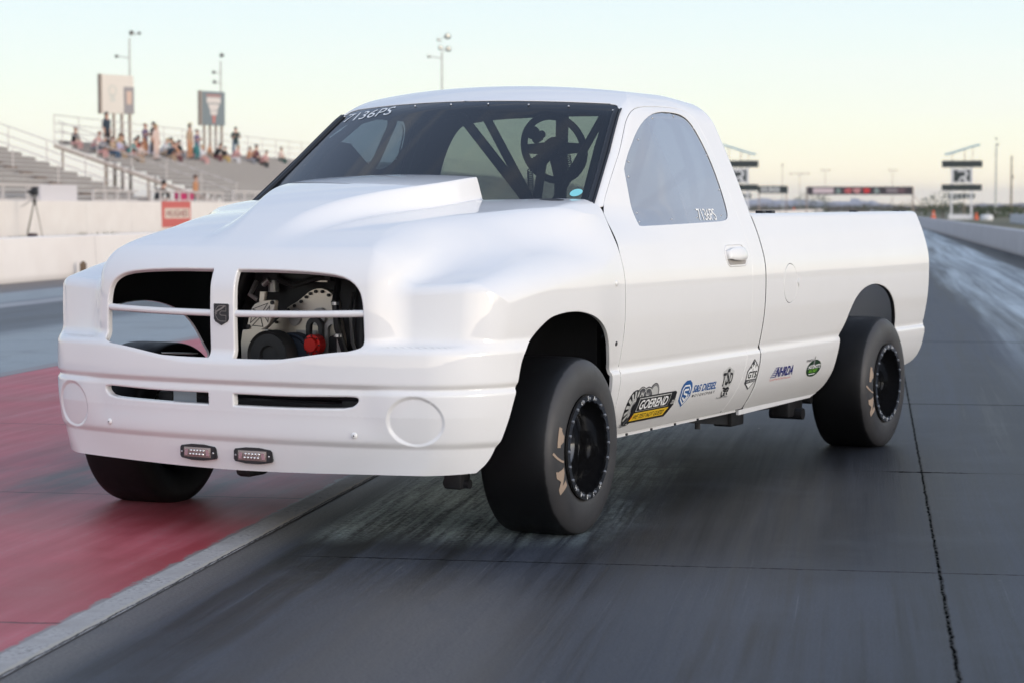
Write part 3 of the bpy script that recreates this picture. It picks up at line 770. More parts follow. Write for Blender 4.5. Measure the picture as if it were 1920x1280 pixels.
for sg in (1,-1):
    p=on_front(F_front,np.array([.128]),np.array([.334]))[0]; n_=grad(F_front,p[None])[0]; p[1]*=sg; n_[1]*=sg; n_[2]=0
    Ml=frame3(p,n_)
    o=[(-.086,-.016),(-.080,-.024),(-.03,-.031),(.03,-.031),(.080,-.024),(.086,-.016),(.086,.016),(.080,.024),(.03,.031),(-.03,.031),(-.080,.024),(-.086,.016)]
    lp_=MB().prism(o,Ml,-.012,.011,.003).build('fog_lamp',MT['black'],truck,ang=25)
    ln_=MB().box((-.064,-.019,.009),(.064,.019,.0135),.001,Ml).build('lens',MT['lens'],lp_)
    m=MB()
    for i in range(5):
        for j in range(2): m.sphere(Ml@Vector((-.032+.015*i+.004*j,-.008+.014*j,.0135)),.0058,10,6)
    for s2 in (-1,1): m.prism([(s2*.060,-.012),(s2*.046,-.012),(s2*.042,.010),(s2*.056,.012)],Ml,.0135,.0155)
    lc_=m.build('led_cells',MT['chrome'],lp_,ang=60)
    m=MB(); 
    for s2 in (-1,1): m.sphere(Ml@Vector((s2*.0755,0,.011)),.004,8,6)
    sc_2=m.build('screw',MT['bolt'],lp_); merge(ln_,[lc_]); merge(lp_,[sc_2])
def stud(name,p,n,r,h,mat,parent,seg=16):
    Mq=frame3(p,n); return MB().lathe([(r,-.001),(r,h*.35),(r*.75,h*.85),(r*.3,h),(0,h)],Mq,seg).build(name,mat,parent,ang=60)
for sg in (1,-1):
    for y_,z_ in ((.572,.430),):
        p=on_front(F_front,np.array([y_]),np.array([z_]))[0]; n_=grad(F_front,p[None])[0]; p[1]*=sg;n_[1]*=sg
        sc=stud('bumper_bolt',p,n_,.012,.007,MT['paint'],bump); Mq=frame3(p,n_); MB().cyl(Mq@Vector((0,0,.005)),Mq@Vector((0,0,.0078)),.003,seg=6).build('bolt_socket',MT['dark'],sc)
    p=on_side(F_front,np.array([-.430]),np.array([.963]))[0]; n_=grad(F_front,p[None])[0]; p[1]*=sg;n_[1]*=sg; stud('fender_bolt',p,n_,.013,.006,MT['paint'],clip)
    p=on_side(F_front,np.array([-.463]),np.array([.715]))[0]; n_=grad(F_front,p[None])[0]; p[1]*=sg;n_[1]*=sg; stud('rubber_plug',p,n_,.010,.004,MT['dark'],clip)
# hood access hole cover near the screen
Mh=on_top(F_front,np.array([-.40]),np.array([.74]))[0]; 
def top_map(V): P=on_top(F_front,V[:,0],V[:,1]); return P,grad(F_front,P)
V,F=disc_uv((-.47,.735),.048,32,.75,1.15); decal('hood_plug',[(V,F,MT['dark'],0)],lambda V:V,top_map,clip,.02)
# rear face of the scoop
rr=rear[rear[:,2]>0]; Yr=list(rear[:,1]); 
m=MB(); base=1.262
tp=[(r[0]-.0005,r[1],r[2]-.002) for r in np.vstack([edge,rear[1:]])]; tp=tp+[(a,-b,c) for a,b,c in tp[-2::-1]]
T1=[m.bm.verts.new(p) for p in tp]; B1=[m.bm.verts.new((p[0]-.004,p[1],min(base,p[2]-.004))) for p in tp]
T2=[m.bm.verts.new((p[0]-.01,p[1]*.99,p[2]-.004)) for p in tp]; B2=[m.bm.verts.new((p[0]-.014,p[1]*.99,min(base,p[2]-.006))) for p in tp]
for i in range(len(tp)-1):
    m.bm.faces.new((T1[i],T1[i+1],B1[i+1],B1[i])); m.bm.faces.new((T2[i],T2[i+1],B2[i+1],B2[i])); m.bm.faces.new((T1[i],T1[i+1],T2[i+1],T2[i]))
m.build('scoop_back_face',MT['paint'],clip)
# ---- windscreen ----
WPb=on_wind(np.interp(np.linspace(1.69,1.235,34),[1.235,1.27,1.70],[.876,.866,.724]),np.linspace(1.69,1.235,34))
yb=np.linspace(.86,0,40); WB_=on_wind(yb,np.full(40,1.235)); WB_[-1,1]=0
Cn=on_wind(np.zeros(30),np.linspace(1.25,1.74,30)); Cn[:,1]=0
wouter=np.vstack([WT,WC,WPb,WB_,Cn[1:-1]])
scr=panel('windscreen',M_cab,wouter,[],[MT['windglass'],MT['windglass']],truck,'weld',step=.04,fine=1,off=-.004,inner=False)
# rubber trim down both pillars and along the top
WPo=on_wind(np.interp(np.linspace(1.70,1.262,34),[1.235,1.27,1.70],[.888,.878,.732]),np.linspace(1.70,1.262,34)); WPi=on_wind(np.interp(np.linspace(1.70,1.262,34),[1.235,1.27,1.70],[.858,.846,.704]),np.linspace(1.70,1.262,34))
for sg in (1,-1):
    m=MB(); f=np.array([1,sg,1]); No=grad(F_cab,WPo); Ni=grad(F_cab,WPi); rows=[]
    for k,(a,h) in enumerate(((1.0,-.008),(1.02,.006),(.85,.010),(.65,.004),(.55,.008),(.2,.008),(0,.003),(0,-.006))):
        P=(WPo*a+WPi*(1-a)+(No*a+Ni*(1-a))*h)*f; rows.append([m.bm.verts.new(tuple(p)) for p in P])
    for r0,r1 in zip(rows[:-1],rows[1:]):
        for i in range(len(r0)-1): m.bm.faces.new((r0[i],r0[i+1],r1[i+1],r1[i]))
    m.build('pillar_trim',MT['trim'],truck,ang=60)
m=MB()
for sg in (1,-1):
    P=np.vstack([WT,WC]); N_=grad(F_cab,P); Pi=P+np.array([.012,0,-.012]); f=np.array([1,sg,1])
    a=[m.bm.verts.new(tuple((p-n*.002)*f)) for p,n in zip(P,N_)]; b=[m.bm.verts.new(tuple((p-n*.002)*f)) for p,n in zip(Pi,N_)]
    for i in range(len(a)-1): m.bm.faces.new((a[i],a[i+1],b[i+1],b[i]))
m.build('screen_edge',MT['trim'],scr)
BO=[(-.254,1.739),(-.052,1.7405),(.139,1.739),(.332,1.732),(.51,1.723),(.702,1.703),(.765,1.564),(.811,1.418),(-.702,1.703),(-.765,1.564),(-.811,1.418)]
for y_,z_ in BO:
    p=on_wind(np.array([abs(y_)]),np.array([z_-.006]))[0]; n_=grad(F_cab,p[None])[0]; p[1]=y_; n_[1]*=np.sign(y_); stud('rivet',p,n_,.0045,.004,MT['bolt'],scr,8)
def wind_map(V):
    P=on_wind(np.abs(V[:,0]),V[:,1]); N_=grad(F_cab,P); P[:,1]=V[:,0]; N_[:,1]*=np.sign(V[:,0]); return P-N_*.004,N_
V,F=text_uv('7136PS',w=.30,h=.040,spacing=1.0); V=V+np.array([-.675,0]); V[:,1]+=1.668+.030*((V[:,0]+.675)/.3)
decal('screen_number',[(V,F,MT['white'],1)],lambda V:V,wind_map,scr,.05)
MT['cyan']=new_mat('turquoise_sticker',(.22,.62,.66),.5)
V,F=disc_uv((.770,1.334),.013,28,1.7,1.2); decal('round_sticker',[(V,F,MT['cyan'],1)],lambda V:V,wind_map,scr,.02)
# side window rivets and number
WB2=[(-1.615,1.690),(-1.365,1.672),(-1.137,1.570),(-.979,1.470),(-.931,1.405),(-.885,1.250),(-.862,1.212),(-1.164,1.222),(-1.434,1.228),(-1.716,1.237),(-1.80,1.355),(-1.808,1.514),(-1.785,1.640)]
for d,sg in zip(doors,(1,-1)):
    win=[c for c in d.children if c.name.startswith('window')][0]
    for x_,z_ in WB2:
        p=on_side(F_cab,np.array([x_]),np.array([z_]))[0]; n_=grad(F_cab,p[None])[0]; p=p-n_*.0055; p[1]*=sg;n_[1]*=sg; stud('rivet',p,n_,.005,.004,MT['bolt'],win,8).parent=d
def side_map(Fn): 
    def f(V): P=on_side(Fn,-V[:,0],V[:,1]); return P,grad(Fn,P)
    return f
V,F=text_uv('7136PS',w=.205,h=.052,spacing=.86); V=V+np.array([1.448,1.214])
dn=decal('window_number',[(V,F,MT['white'],1)],lambda V:V,lambda V:(lambda q:(q[0]-q[1]*.0055,q[1]))(side_map(F_cab)(V)),doors[0],.05)
# door handle with its recess bezel
def rrect(cx,cy,w_,h_,r,n=5):
    P=[]
    for sx,sy,a0 in ((1,1,0),(-1,1,90),(-1,-1,180),(1,-1,270)):
        for k in range(n+1):
            a=R(a0+90*k/n); P.append((cx+sx*(w_/2-r)+r*math.cos(a),cy+sy*(h_/2-r)+r*math.sin(a)))
    return P
for d,sg in zip(doors,(1,-1)):
    def sp(x_,z_,off=0):
        p=on_side(F_cab,np.array([x_]),np.array([z_]))[0]; n_=grad(F_cab,p[None])[0]; p=p+n_*off; return (p[0],p[1]*sg,p[2])
    ring=smooth_closed(rrect(-1.725,1.050,.250,.098,.048),1)
    bz=MB().tube([sp(x_,z_,.0005) for x_,z_ in ring],0.0028,8,closed=True); bz=bz.build('handle_bezel',MT['paint'],d)
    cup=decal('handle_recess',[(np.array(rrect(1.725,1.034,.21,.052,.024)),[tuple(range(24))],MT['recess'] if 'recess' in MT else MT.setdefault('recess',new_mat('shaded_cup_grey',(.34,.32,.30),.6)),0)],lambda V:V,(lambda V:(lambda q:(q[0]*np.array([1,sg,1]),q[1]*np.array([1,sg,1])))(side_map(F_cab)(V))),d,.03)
    m=MB(); n=14; rows=[]
    for k in range(n+1):
        t=k/n; x_=-1.618-.215*t; h_=.030*math.sin(math.pi*min(max(t,.06),.94))**.25; off=.004+.024*math.sin(math.pi*t)**.6
        rows.append([m.bm.verts.new(sp(x_,1.053+h_*math.cos(a),off+.008*math.sin(a))) for a in np.linspace(0,2*math.pi,14,endpoint=False)])
    for a_,b_ in zip(rows[:-1],rows[1:]):
        for k in range(14): m.bm.faces.new((a_[k],a_[(k+1)%14],b_[(k+1)%14],b_[k]))
    m.bm.faces.new(rows[0]); m.bm.faces.new(rows[-1][::-1]); m.build('handle',MT['paint'],d,ang=70)
# fuel-door finger notch
p=on_side(F_bed,np.array([-2.482]),np.array([.905]))[0]; n_=grad(F_bed,p[None])[0]; Mq=frame3(p,n_)
MB().prism([(-.014,0),(0,.022),(.018,0),(0,-.024)],Mq,-.001,.006,.003).build('finger_notch',MT['paint'],beds[0])
# bed rail cap pins
for x_ in (-2.30,-2.42,-3.62,-4.33,-4.42):
    MB().box((x_-.022,.90,1.236),(x_+.022,.94,1.2545),.004).build('rail_plug',MT['dark'],truck)
# sill strips
for sg in (1,-1):
    MB().prism([(-.57,.322),(-2.0,.326),(-2.0,.304),(-.57,.300)],Matrix(((1,0,0,0),(0,0,-sg,.917*sg),(0,1,0,0),(0,0,0,1))),-.004,.004).build('sill_strip',MT['paint'],truck)
    MB().prism([(-2.02,.312),(-2.95,.318),(-3.04,.330),(-3.05,.318),(-2.96,.300),(-2.02,.288)],Matrix(((1,0,0,0),(0,0,-sg,.922*sg),(0,1,0,0),(0,0,0,1))),-.006,.006).build('sill_strip',MT['paint'],truck)
    m=MB()
    for x_ in (-.80,-1.05,-1.30,-1.55): m.box((x_-.008,sg*.917,.302),(x_+.008,sg*.926,.312),.001)
    m.build('sill_clips',MT['dark'],truck)
# ---- bed inside, tailgate ----
m=MB()
for sg in (1,-1): m.box((-4.48,sg*.56,.90),(-2.09,sg*.545,1.236),0); m.box((-4.50,sg*.545,1.224),(-2.085,sg*.60,1.238),0)
m.box((-4.48,-.56,.885),(-2.09,.56,.898)); m.box((-2.105,-.97,.40),(-2.09,.97,1.20)); m.build('bed_tub',MT['paint'],truck)
tg=MB().box((-4.53,-.90,.56),(-4.49,.90,1.235),.012).build('tailgate',MT['paint'],truck); 
# ---- cab back wall with window ----
Lb=[(float(p[1])*.999,float(p[2])-.001) for p in bk_all[::2]]+[(0,float(bk_all[-1][2])-.001)]
Lb=[q for q in Lb if q[0]>.004 or q is Lb[-1]]; ow=Lb+[(-a,b) for a,b in Lb[::-1][1:]]
RW=smooth_closed([(.655,1.25),(.74,1.33),(.735,1.45),(.66,1.63),(.57,1.705),(0,1.72),(-.57,1.705),(-.66,1.63),(-.735,1.45),(-.74,1.33),(-.655,1.25),(0,1.245)],2)
vv=[Vector(p) for p in ow]+[Vector(p) for p in RW]; no=len(ow); nr=len(RW)
vo,eo,fo,_,_,_=delaunay_2d_cdt(vv,[(i,(i+1)%no) for i in range(no)]+[(no+i,no+(i+1)%nr) for i in range(nr)],[],0,1e-6)
vo=np.array([tuple(v) for v in vo]); fo=[f for f in fo]; cc=np.array([vo[list(f)].mean(0) for f in fo]); ok=pip(cc,np.array(ow))&~pip(cc,RW)
me=bpy.data.meshes.new('cab_back_wall'); me.from_pydata([(-2.052,a,b) for a,b in vo],[],[f for f,k in zip(fo,ok) if k]); bw=link('cab_back_wall',me,MT['inner'],truck)
me=bpy.data.meshes.new('rear_window'); me.from_pydata([(-2.056,a,b) for a,b in RW],[],[tuple(range(nr))]); link('rear_window',me,MT['rearglass'],truck)
# ---- cabin: cage, wheel, seat, floor ----
m=MB(); r_=.021
for sg in (1,-1):
    m.tube([(-1.78,sg*.80,.42),(-1.78,sg*.85,1.0),(-1.78,sg*.78,1.45),(-1.78,sg*.70,1.66),(-1.78,sg*.60,1.73),(-1.78,sg*.3,1.75),(-1.78,0,1.75)],r_,10)
    m.tube([(-1.78,sg*.66,1.71),(-1.30,sg*.64,1.71),(-1.17,sg*.655,1.68),(-.95,sg*.715,1.53),(-.66,sg*.79,1.28),(-.58,sg*.80,1.1),(-.58,sg*.80,.42)],r_,10)
m.tube([(-1.20,-.65,1.705),(-1.19,0,1.715),(-1.20,.65,1.705)],r_); m.tube([(-.66,-.79,1.25),(-.66,.79,1.25)],.03)
m.tube([(-1.2,-.125,1.70),(-.72,.53,1.25)],.0225); m.tube([(-1.2,-.003,1.71),(-.72,.53,1.25)],.0205)
m.tube([(-1.70,.15,1.75),(-1.70,.135,1.2)],.03); m.tube([(-1.78,.78,1.45),(-1.78,-.4,.6)],r_); m.tube([(-1.78,-.8,1.15),(-1.78,.8,1.15)],r_)
m.tube([(-1.7,.80,1.0),(-.6,.80,.62)],r_); m.tube([(-1.70,.62,1.70),(-1.45,.60,1.25),(-1.2,.60,.6)],.024); m.tube([(-1.25,.60,1.70),(-.70,.60,1.25)],.018)
m.build('roll_cage',MT['inner'],truck,ang=60)
Ms=frame3((-1.15,.390,1.534),(-.93,.0,.30)); m=MB(); ring=[Ms@Vector((.150*math.cos(a),.150*math.sin(a),0)) for a in np.linspace(0,2*math.pi,49)[:-1]]
m.tube(ring,.0165,12,closed=True)
for a in (0,R(180),R(-90)):
    ca,sa=math.cos(a),math.sin(a); m.prism([(ca*.03-sa*.03,sa*.03+ca*.03),(ca*.03+sa*.03,sa*.03-ca*.03),(ca*.145+sa*.020,sa*.145-ca*.020),(ca*.145-sa*.020,sa*.145+ca*.020)],Ms,-.003,.003)
m.lathe([(.05,-.01),(.05,.015),(.03,.03),(0,.03)],Ms,24); sw=m.build('steering_wheel',MT['inner'],truck)
m=MB(); m.cyl(Ms@Vector((0,0,-.01)),(-1.02,.40,1.47),.022); m.cyl((-1.02,.40,1.47),(-.90,.42,1.20),.02); m.build('steering_column',MT['inner'],truck)
m=MB()
for (a,b,rr_) in ((-.105,-.07,.03),(-.075,-.045,.022),(-.095,.075,.024),(-.075,.05,.02),(-.06,.062,.018),(.045,.035,.02),(.06,.075,.014)): m.cyl(Ms@Vector((-a,b,-.02)),Ms@Vector((-a,b,.02)),rr_,seg=14)
m.build('wheel_buttons',MT['inner'],sw)
for (p0,p1) in (((-1.10,.295,1.44),(-1.0,.355,1.27)),((-1.10,.485,1.50),(-1.05,.53,1.39))):
    p0=Vector(p0);p1=Vector(p1);n=260; d=(p1-p0); u=d.normalized().orthogonal(); v=d.normalized().cross(u); tn=20 if p0.z<1.45 else 12
    MB().tube([p0+d*(i/n)+(u*math.cos(tn*2*math.pi*i/n)+v*math.sin(tn*2*math.pi*i/n))*.0085 for i in range(n+1)],.0026,5).build('coiled_cord',MT['inner'],sw)
m=MB(); m.box((-1.75,.18,.55),(-1.18,.66,.70),.03); m.box((-1.78,.20,.60),(-1.62,.64,1.20),.04); m.build('race_seat',MT['inner'],truck)
m=MB(); m.box((-2.04,-.90,.40),(-.50,.90,.42)); m.box((-.60,-.90,.40),(-.585,.90,1.22)); m.box((-.75,-.80,1.10),(-.60,.80,1.215),.03); m.build('cab_floor',MT['inner'],truck)
# ---- chassis and suspension ----
m=MB()
for sg in (1,-1):
    m.box((-4.35,sg*.40,.42),(.62,sg*.47,.54),.006)
for x_ in (.55,-.9,-2.2,-3.2,-4.3): m.box((x_-.04,-.42,.43),(x_+.04,.42,.52))
fr=m.build('chassis_frame',MT['dark'],truck)
m=MB(); m.cyl((0,-.80,.34),(0,.80,.34),.042); m.sphere((0,.25,.33),.15,16,12,(.9,.85,1)); m.cyl((.16,-.78,.26),(.16,.72,.27),.018)
for sg in (1,-1): m.cyl((0,sg*.74,.34),(0,sg*.93,.34),.09); m.tube([(.0,sg*.70,.36),(-.04,sg*.60,.80),(-.08,sg*.52,1.02)],.038); m.cyl((.0,sg*.70,.27),(-.70,sg*.52,.38),.024)
m.build('front_axle',MT['dark'],truck)
m=MB(); m.box((.31,.715,.195),(.39,.79,.30),.008); m.box((.29,.68,.24),(.36,.73,.285),.004); m.cyl((.35,.70,.215),(.35,.81,.215),.018); m.cyl((.38,.79,.27),(.1,.90,.33),.012); m.box((.12,-.36,.165),(.26,-.28,.23),.02); m.build('front_suspension_bracket',MT['dark'],truck)
m=MB(); m.box((.085,-.885,.650),(.125,-.67,.655),.001); bkt=m.build('suspension_plate',new_mat('bright_plate',(.7,.7,.68),.3,.6),truck)
m=MB(); m.cyl((-3.569,-.80,.34),(-3.569,.80,.34),.05); m.sphere((-3.569,.0,.34),.17,16,12,(.9,.8,1))
for sg in (1,-1): m.cyl((-3.45,sg*.62,.26),(-1.95,sg*.60,.33),.028); m.cyl((-3.62,sg*.5,.4),(-3.7,sg*.42,.85),.035)
m.build('rear_axle',MT['dark'],truck)
m=MB()
for sg in (1,): 
    m.box((-2.40,.70,.205),(-2.24,.80,.345),.01); m.prism([(-1.50,.30),(-1.95,.245),(-2.25,.215),(-2.40,.215),(-2.40,.33),(-1.5,.33)],Matrix(((1,0,0,0),(0,0,-1,.76),(0,1,0,0),(0,0,0,1))),-.02,.03)
    m.cyl((-2.4,.72,.27),(-3.05,.72,.25),.020); m.box((-3.20,.70,.185),(-3.00,.80,.30),.012); m.cyl((-3.1,.66,.20),(-3.1,.84,.20),.030); m.cyl((-3.22,.66,.265),(-3.22,.84,.265),.022); m.box((-2.20,.83,.29),(-2.14,.90,.345),.004)
    m.cyl((-1.92,.76,.25),(-1.92,.76,.222),.014,seg=8)
m.build('traction_bar_bracket',MT['dark'],truck)
# inner arches
m=MB(); m.box((-.585,-.90,.35),(-.56,.90,1.24)); m.build('firewall',MT['inner'],truck)
# ---- engine seen through the grille ----
eng=empty('engine',(0,0,0),0,truck)
MY=Matrix(((0,0,1,0),(1,0,0,0),(0,1,0,0),(0,0,0,1)))     # local x->y, y->z, z->x
m=MB(); m.box((-.50,-.26,.50),(.26,.24,1.02),.02); m.box((-.45,-.20,1.0),(.24,.17,1.10),.02); m.box((-.2,.24,.6),(.2,.42,.9),.03); m.build('engine_block',MT['dark'],eng)
cov=smooth_closed([(-.151,.791),(-.083,.84),(-.067,.868),(-.015,.893),(.026,.922),(.052,.940),(.093,.950),(.141,.937),(.170,.900),(.178,.825),(.200,.741),(.20,.60),(-.05,.58),(-.20,.60),(-.245,.70)],2)
m=MB(); m.prism([tuple(p) for p in cov],MY,.265,.300,.006); tc=m.build('timing_cover',MT['alu'],eng,ang=30)
m=MB()
for i in range(0,len(cov),3):
    c=cov[i]; q=c+(np.array([.05,.80])-c)/np.linalg.norm(np.array([.05,.80])-c)*.011
    if c[1]>.70: m.cyl((.30,q[0],q[1]),(.309,q[0],q[1]),.0065,seg=8)
cb_=m.build('cover_bolts',MT['dark'],tc)
m=MB(); m.prism([tuple(p) for p in smooth_closed([(.045,.80),(.06,.86),(.10,.875),(.125,.86),(.12,.80)],2)],MY,.30,.312,.003); m.prism([tuple(p) for p in smooth_closed([(-.06,.835),(-.02,.875),(.01,.85),(.0,.805),(-.04,.79)],2)],MY,.30,.309,.003); m.prism([(-.02,.70),(.08,.70),(.08,.78),(-.02,.78)],MY,.30,.306,.003); merge(tc,[cb_,m.build('cover_boss',MT['alu2'],tc,ang=30)])
m=MB(); m.prism([tuple(p) for p in smooth_closed([(-.163,.843),(-.150,.880),(-.118,.895),(-.046,.905),(-.040,.895),(-.050,.842),(-.078,.797),(-.101,.785),(-.168,.784),(-.181,.796)],1)],MY,.395,.42,.004); xp=m.build('alternator_plate',MT['alu'],eng,ang=30)
V,F=stroke_uv([(-.150,.865),(-.075,.890),(-.105,.850)],.0035,True); pcs=[(V,F,MT['dark'],0)]
for T_ in ([(-.150,.850),(-.118,.842),(-.160,.810)],[(-.150,.800),(-.100,.797),(-.110,.835)],[(-.066,.880),(-.095,.845),(-.075,.815)]): 
    V,F=stroke_uv(T_,.0035,True); pcs.append((V,F,MT['dark'],0))
pg_=decal('plate_grooves',pcs,lambda V:V,lambda V:(np.stack([np.full(len(V),.4201),V[:,0],V[:,1]],1),np.tile([1.,0,0],(len(V),1))),xp,1)
m=MB(); 
for c in ((-.168,.796),(-.052,.893)): m.cyl((.42,*c),(.428,*c),.008,seg=10)
pb_=m.build('plate_bolts',MT['dark'],xp)
merge(xp,[pb_,pg_])
MB().prism([(-.118,.935),(-.090,.935),(-.098,.89),(-.123,.89)],MY,.40,.415,.003).build('hose_bracket',MT['alu'],eng)
MB().prism([tuple(p) for p in smooth_closed([(-.210,.600),(-.206,.775),(-.195,.784),(-.08,.786),(-.07,.775),(-.07,.600)],1)],MY,.39,.42,.004).build('front_plate',MT['alu'],eng,ang=30)
Mp=Matrix(((0,0,1,.50),(1,0,0,-.012),(0,1,0,.690),(0,0,0,1)))
MB().lathe([(0,.0),(.035,.0),(.04,.012),(.060,.014),(.085,.010),(.094,.02),(.098,.012),(.098,-.05)],Mp,48).build('crank_pulley',MT['rubber'],eng)
Mp=Matrix(((0,0,1,.43),(1,0,0,.042),(0,1,0,.678),(0,0,0,1)))
MB().lathe([(0,0),(.08,.0),(.092,.012),(.100,.005),(.100,-.04)],Mp,48).build('drive_belt_pulley',new_mat('blue_black_rubber',(.02,.028,.045),.55),eng)
Mp=Matrix(((0,0,1,.43),(1,0,0,.146),(0,1,0,.733),(0,0,0,1)))
rc_=MB().lathe([(0,.024),(.027,.024),(.030,.020),(.030,.010),(.039,.009),(.040,.0),(.040,-.03)],Mp,40).build('red_pump_cap',MT['red'],eng)
m=MB()
for k in range(8): a=2*math.pi*k/8; m.cyl((.438,.146+.0345*math.cos(a),.733+.0345*math.sin(a)),(.444,.146+.0345*math.cos(a),.733+.0345*math.sin(a)),.0035,seg=6)
merge(rc_,[m.build('cap_bolts',MT['dark'],eng)])
def horseshoe(c0,w_,h0,h1,t):
    a=[( -w_,h0),(-w_,h1)]+[(w_*math.cos(q),h1+w_*math.sin(q)) for q in np.linspace(math.pi,0,12)]+[(w_,h0)]; wi=w_-t
    return [(c0+x,y) for x,y in a],[(c0+x,y) for x,y in [(wi,h0)]+[(wi*math.cos(q),h1+wi*math.sin(q)) for q in np.linspace(0,math.pi,12)]+[(-wi,h0)]]
for c0,h0,h1,w_,mt,nm,xx in ((.117,.755,.800,.038,MT['black'],'tensioner_hook',.36),(.190,.66,.79,.040,MT['alu2'],'water_pump_arm',.34)):
    o,i_=horseshoe(c0,w_,h0,h1,.018); MB().prism(o+i_,MY,xx,xx+.022,.002).build(nm,mt,eng,ang=40)
MB().prism([tuple(p) for p in smooth_closed([(.150,.66),(.150,.75),(.175,.765),(.205,.765),(.228,.74),(.235,.66)],1)],MY,.335,.35,.004).build('pump_housing',MT['dark'],eng)
m=MB(); m.box((.27,-.165,.978),(.33,.16,1.012),.004); m.build('intake_rail',MT['black'],eng); MB().box((.331,.035,.975),(.334,.150,.981)).build('rail_edge',MT['alu'],eng)
m=MB(); m.cyl((.3,-.13,.93),(.3,-.13,1.05),.022); m.cyl((.33,-.16,.96),(.33,-.13,.98),.012); m.build('coolant_hose',MT['alu2'],eng)
m=MB(); m.tube([(.28,.27,.55),(.30,.29,.75),(.26,.27,.95),(.15,.24,1.08)],.028); m.build('side_hose',MT['dark'],eng)
for i_,(pts_,r_2,mt_) in enumerate((([(.30,-.10,1.02),(.36,-.06,.98),(.38,.02,.96),(.34,.10,.99),(.28,.20,1.0)],.012,'rubber'),([(.33,.20,.98),(.40,.23,.90),(.40,.24,.80),(.36,.25,.70),(.30,.26,.62)],.014,'black'),([(.32,-.20,.97),(.38,-.19,.92),(.37,-.16,.90)],.010,'alu2'),([(.28,.24,.93),(.36,.275,.86),(.36,.285,.74),(.30,.28,.66)],.007,'bolt'))):
    MB().tube(pts_,r_2,8).build('engine_hose',MT[mt_],eng)
for (y_,z_) in ((.232,.895),(.243,.77)): MB().cyl((.40,y_,z_-.006),(.40,y_,z_+.006),.0165).build('hose_clamp',MT['bolt'],eng)
# paper tag behind the lower slot
MB().box((.70,-.33,.50),(.703,-.22,.62)).build('hanging_tag',new_mat('pale_blue_card',(.45,.5,.56),.7),truck)
# ---- sponsor decals on the left rocker ----
K=new_mat('decal_black',(.012,.012,.013),.45); Wd=MT['white']; G1=new_mat('decal_dark_grey',(.07,.07,.075),.5); G2=new_mat('decal_mid_grey',(.20,.20,.20),.5); G3=new_mat('decal_light_grey',(.50,.50,.48),.5)
YL=new_mat('decal_yellow',(.78,.50,.03),.5); BL=new_mat('decal_blue',(.018,.10,.30),.5); NV=new_mat('decal_navy',(.012,.014,.16),.5); RD=new_mat('decal_pale_red',(.68,.22,.20),.5); GR1=new_mat('decal_dark_green',(.008,.035,.012),.5); GR2=new_mat('decal_lime',(.16,.45,.03),.5)
def shear(V,u0,v0,k): V=np.array(V,float); V[:,0]+=(V[:,1]-v0)*k; return V
pc=[]
def add(VF,m_,l): pc.append((VF[0],VF[1],m_,l))
# four clutch plates behind a slanted name board
for cx,cy,rx,ry,sty in ((.890,.475,.052,.050,2),(.765,.470,.052,.048,1),(.710,.430,.075,.078,0),(.825,.452,.060,.062,1)):
    add(disc_uv((cx,cy),1,32,rx,ry),K,0 if sty!=0 else 1); l=1 if sty!=0 else 2
    add(disc_uv((cx,cy),1,32,rx*.93,ry*.93),(G2 if sty else G3) if sty!=2 else G3,l)
    if sty==0:
        for k in range(14):
            a=2*math.pi*k/14; add(poly_uv([(cx+rx*.95*math.cos(a),cy+ry*.95*math.sin(a)),(cx+rx*.95*math.cos(a+.22),cy+ry*.95*math.sin(a+.22)),(cx+rx*.55*math.cos(a+.14),cy+ry*.55*math.sin(a+.14)),(cx+rx*.55*math.cos(a),cy+ry*.55*math.sin(a))]),K,l+1)
        add(disc_uv((cx,cy),1,24,rx*.5,ry*.5),G2,l+2); add(ring_uv((cx,cy),.36,.5,24,sx=rx,sy=ry),G3,l+3); add(disc_uv((cx,cy),1,20,rx*.24,ry*.24),K,l+3)
    elif sty==1:
        add(ring_uv((cx,cy),.60,.85,28,sx=rx,sy=ry),G1,l+1); add(ring_uv((cx,cy),.86,.93,28,sx=rx,sy=ry),G3,l+1); add(ring_uv((cx,cy),.3,.45,24,sx=rx,sy=ry),G3,l+1); add(disc_uv((cx,cy),1,20,rx*.2,ry*.2),K,l+1)
    else: add(ring_uv((cx,cy),.75,.93,28,sx=rx,sy=ry),G2,l+1)
add((shear([(.690,.365),(1.085,.365),(1.13,.412),(1.13,.468),(1.115,.476),(.72,.476)],0,.42,0),[(0,1,2,3,4,5)]),K,6)
add((shear([(.745,.414),(1.068,.414),(1.068,.470),(.745,.470)],0,.44,.18),[(0,1,2,3)]),G3,7); add((shear([(.750,.416),(1.063,.416),(1.063,.466),(.750,.466)],0,.44,.18),[(0,1,2,3)]),K,8)
V,F=text_uv('GOEREND',w=.285,h=.040,shear=.25,bold=.022); add((V+[.762,.421],F),Wd,9)
add((shear([(.715,.375),(1.055,.375),(1.085,.408),(.735,.408)],0,.39,0),[(0,1,2,3)]),YL,8)
V,F=text_uv('WE TEST NOT GUESS!',w=.305,h=.020,shear=.3); add((V+[.742,.381],F),K,9)
V,F=text_uv('.com',w=.06,h=.018,shear=.3,bold=.03); add((V+[1.085,.420],F),G3,9)
for d_ in (0,.012,.024): add(stroke_uv([(.665+d_,.352),(.668+d_,.372),(.690+d_,.385)],.006),G1,6)
add(stroke_uv([(.662,.350),(.664,.372),(.684,.388),(.715,.392)],.006),K,7); add(poly_uv([(.712,.380),(.722,.380),(.728,.396),(.718,.396)]),MT['red'],9)
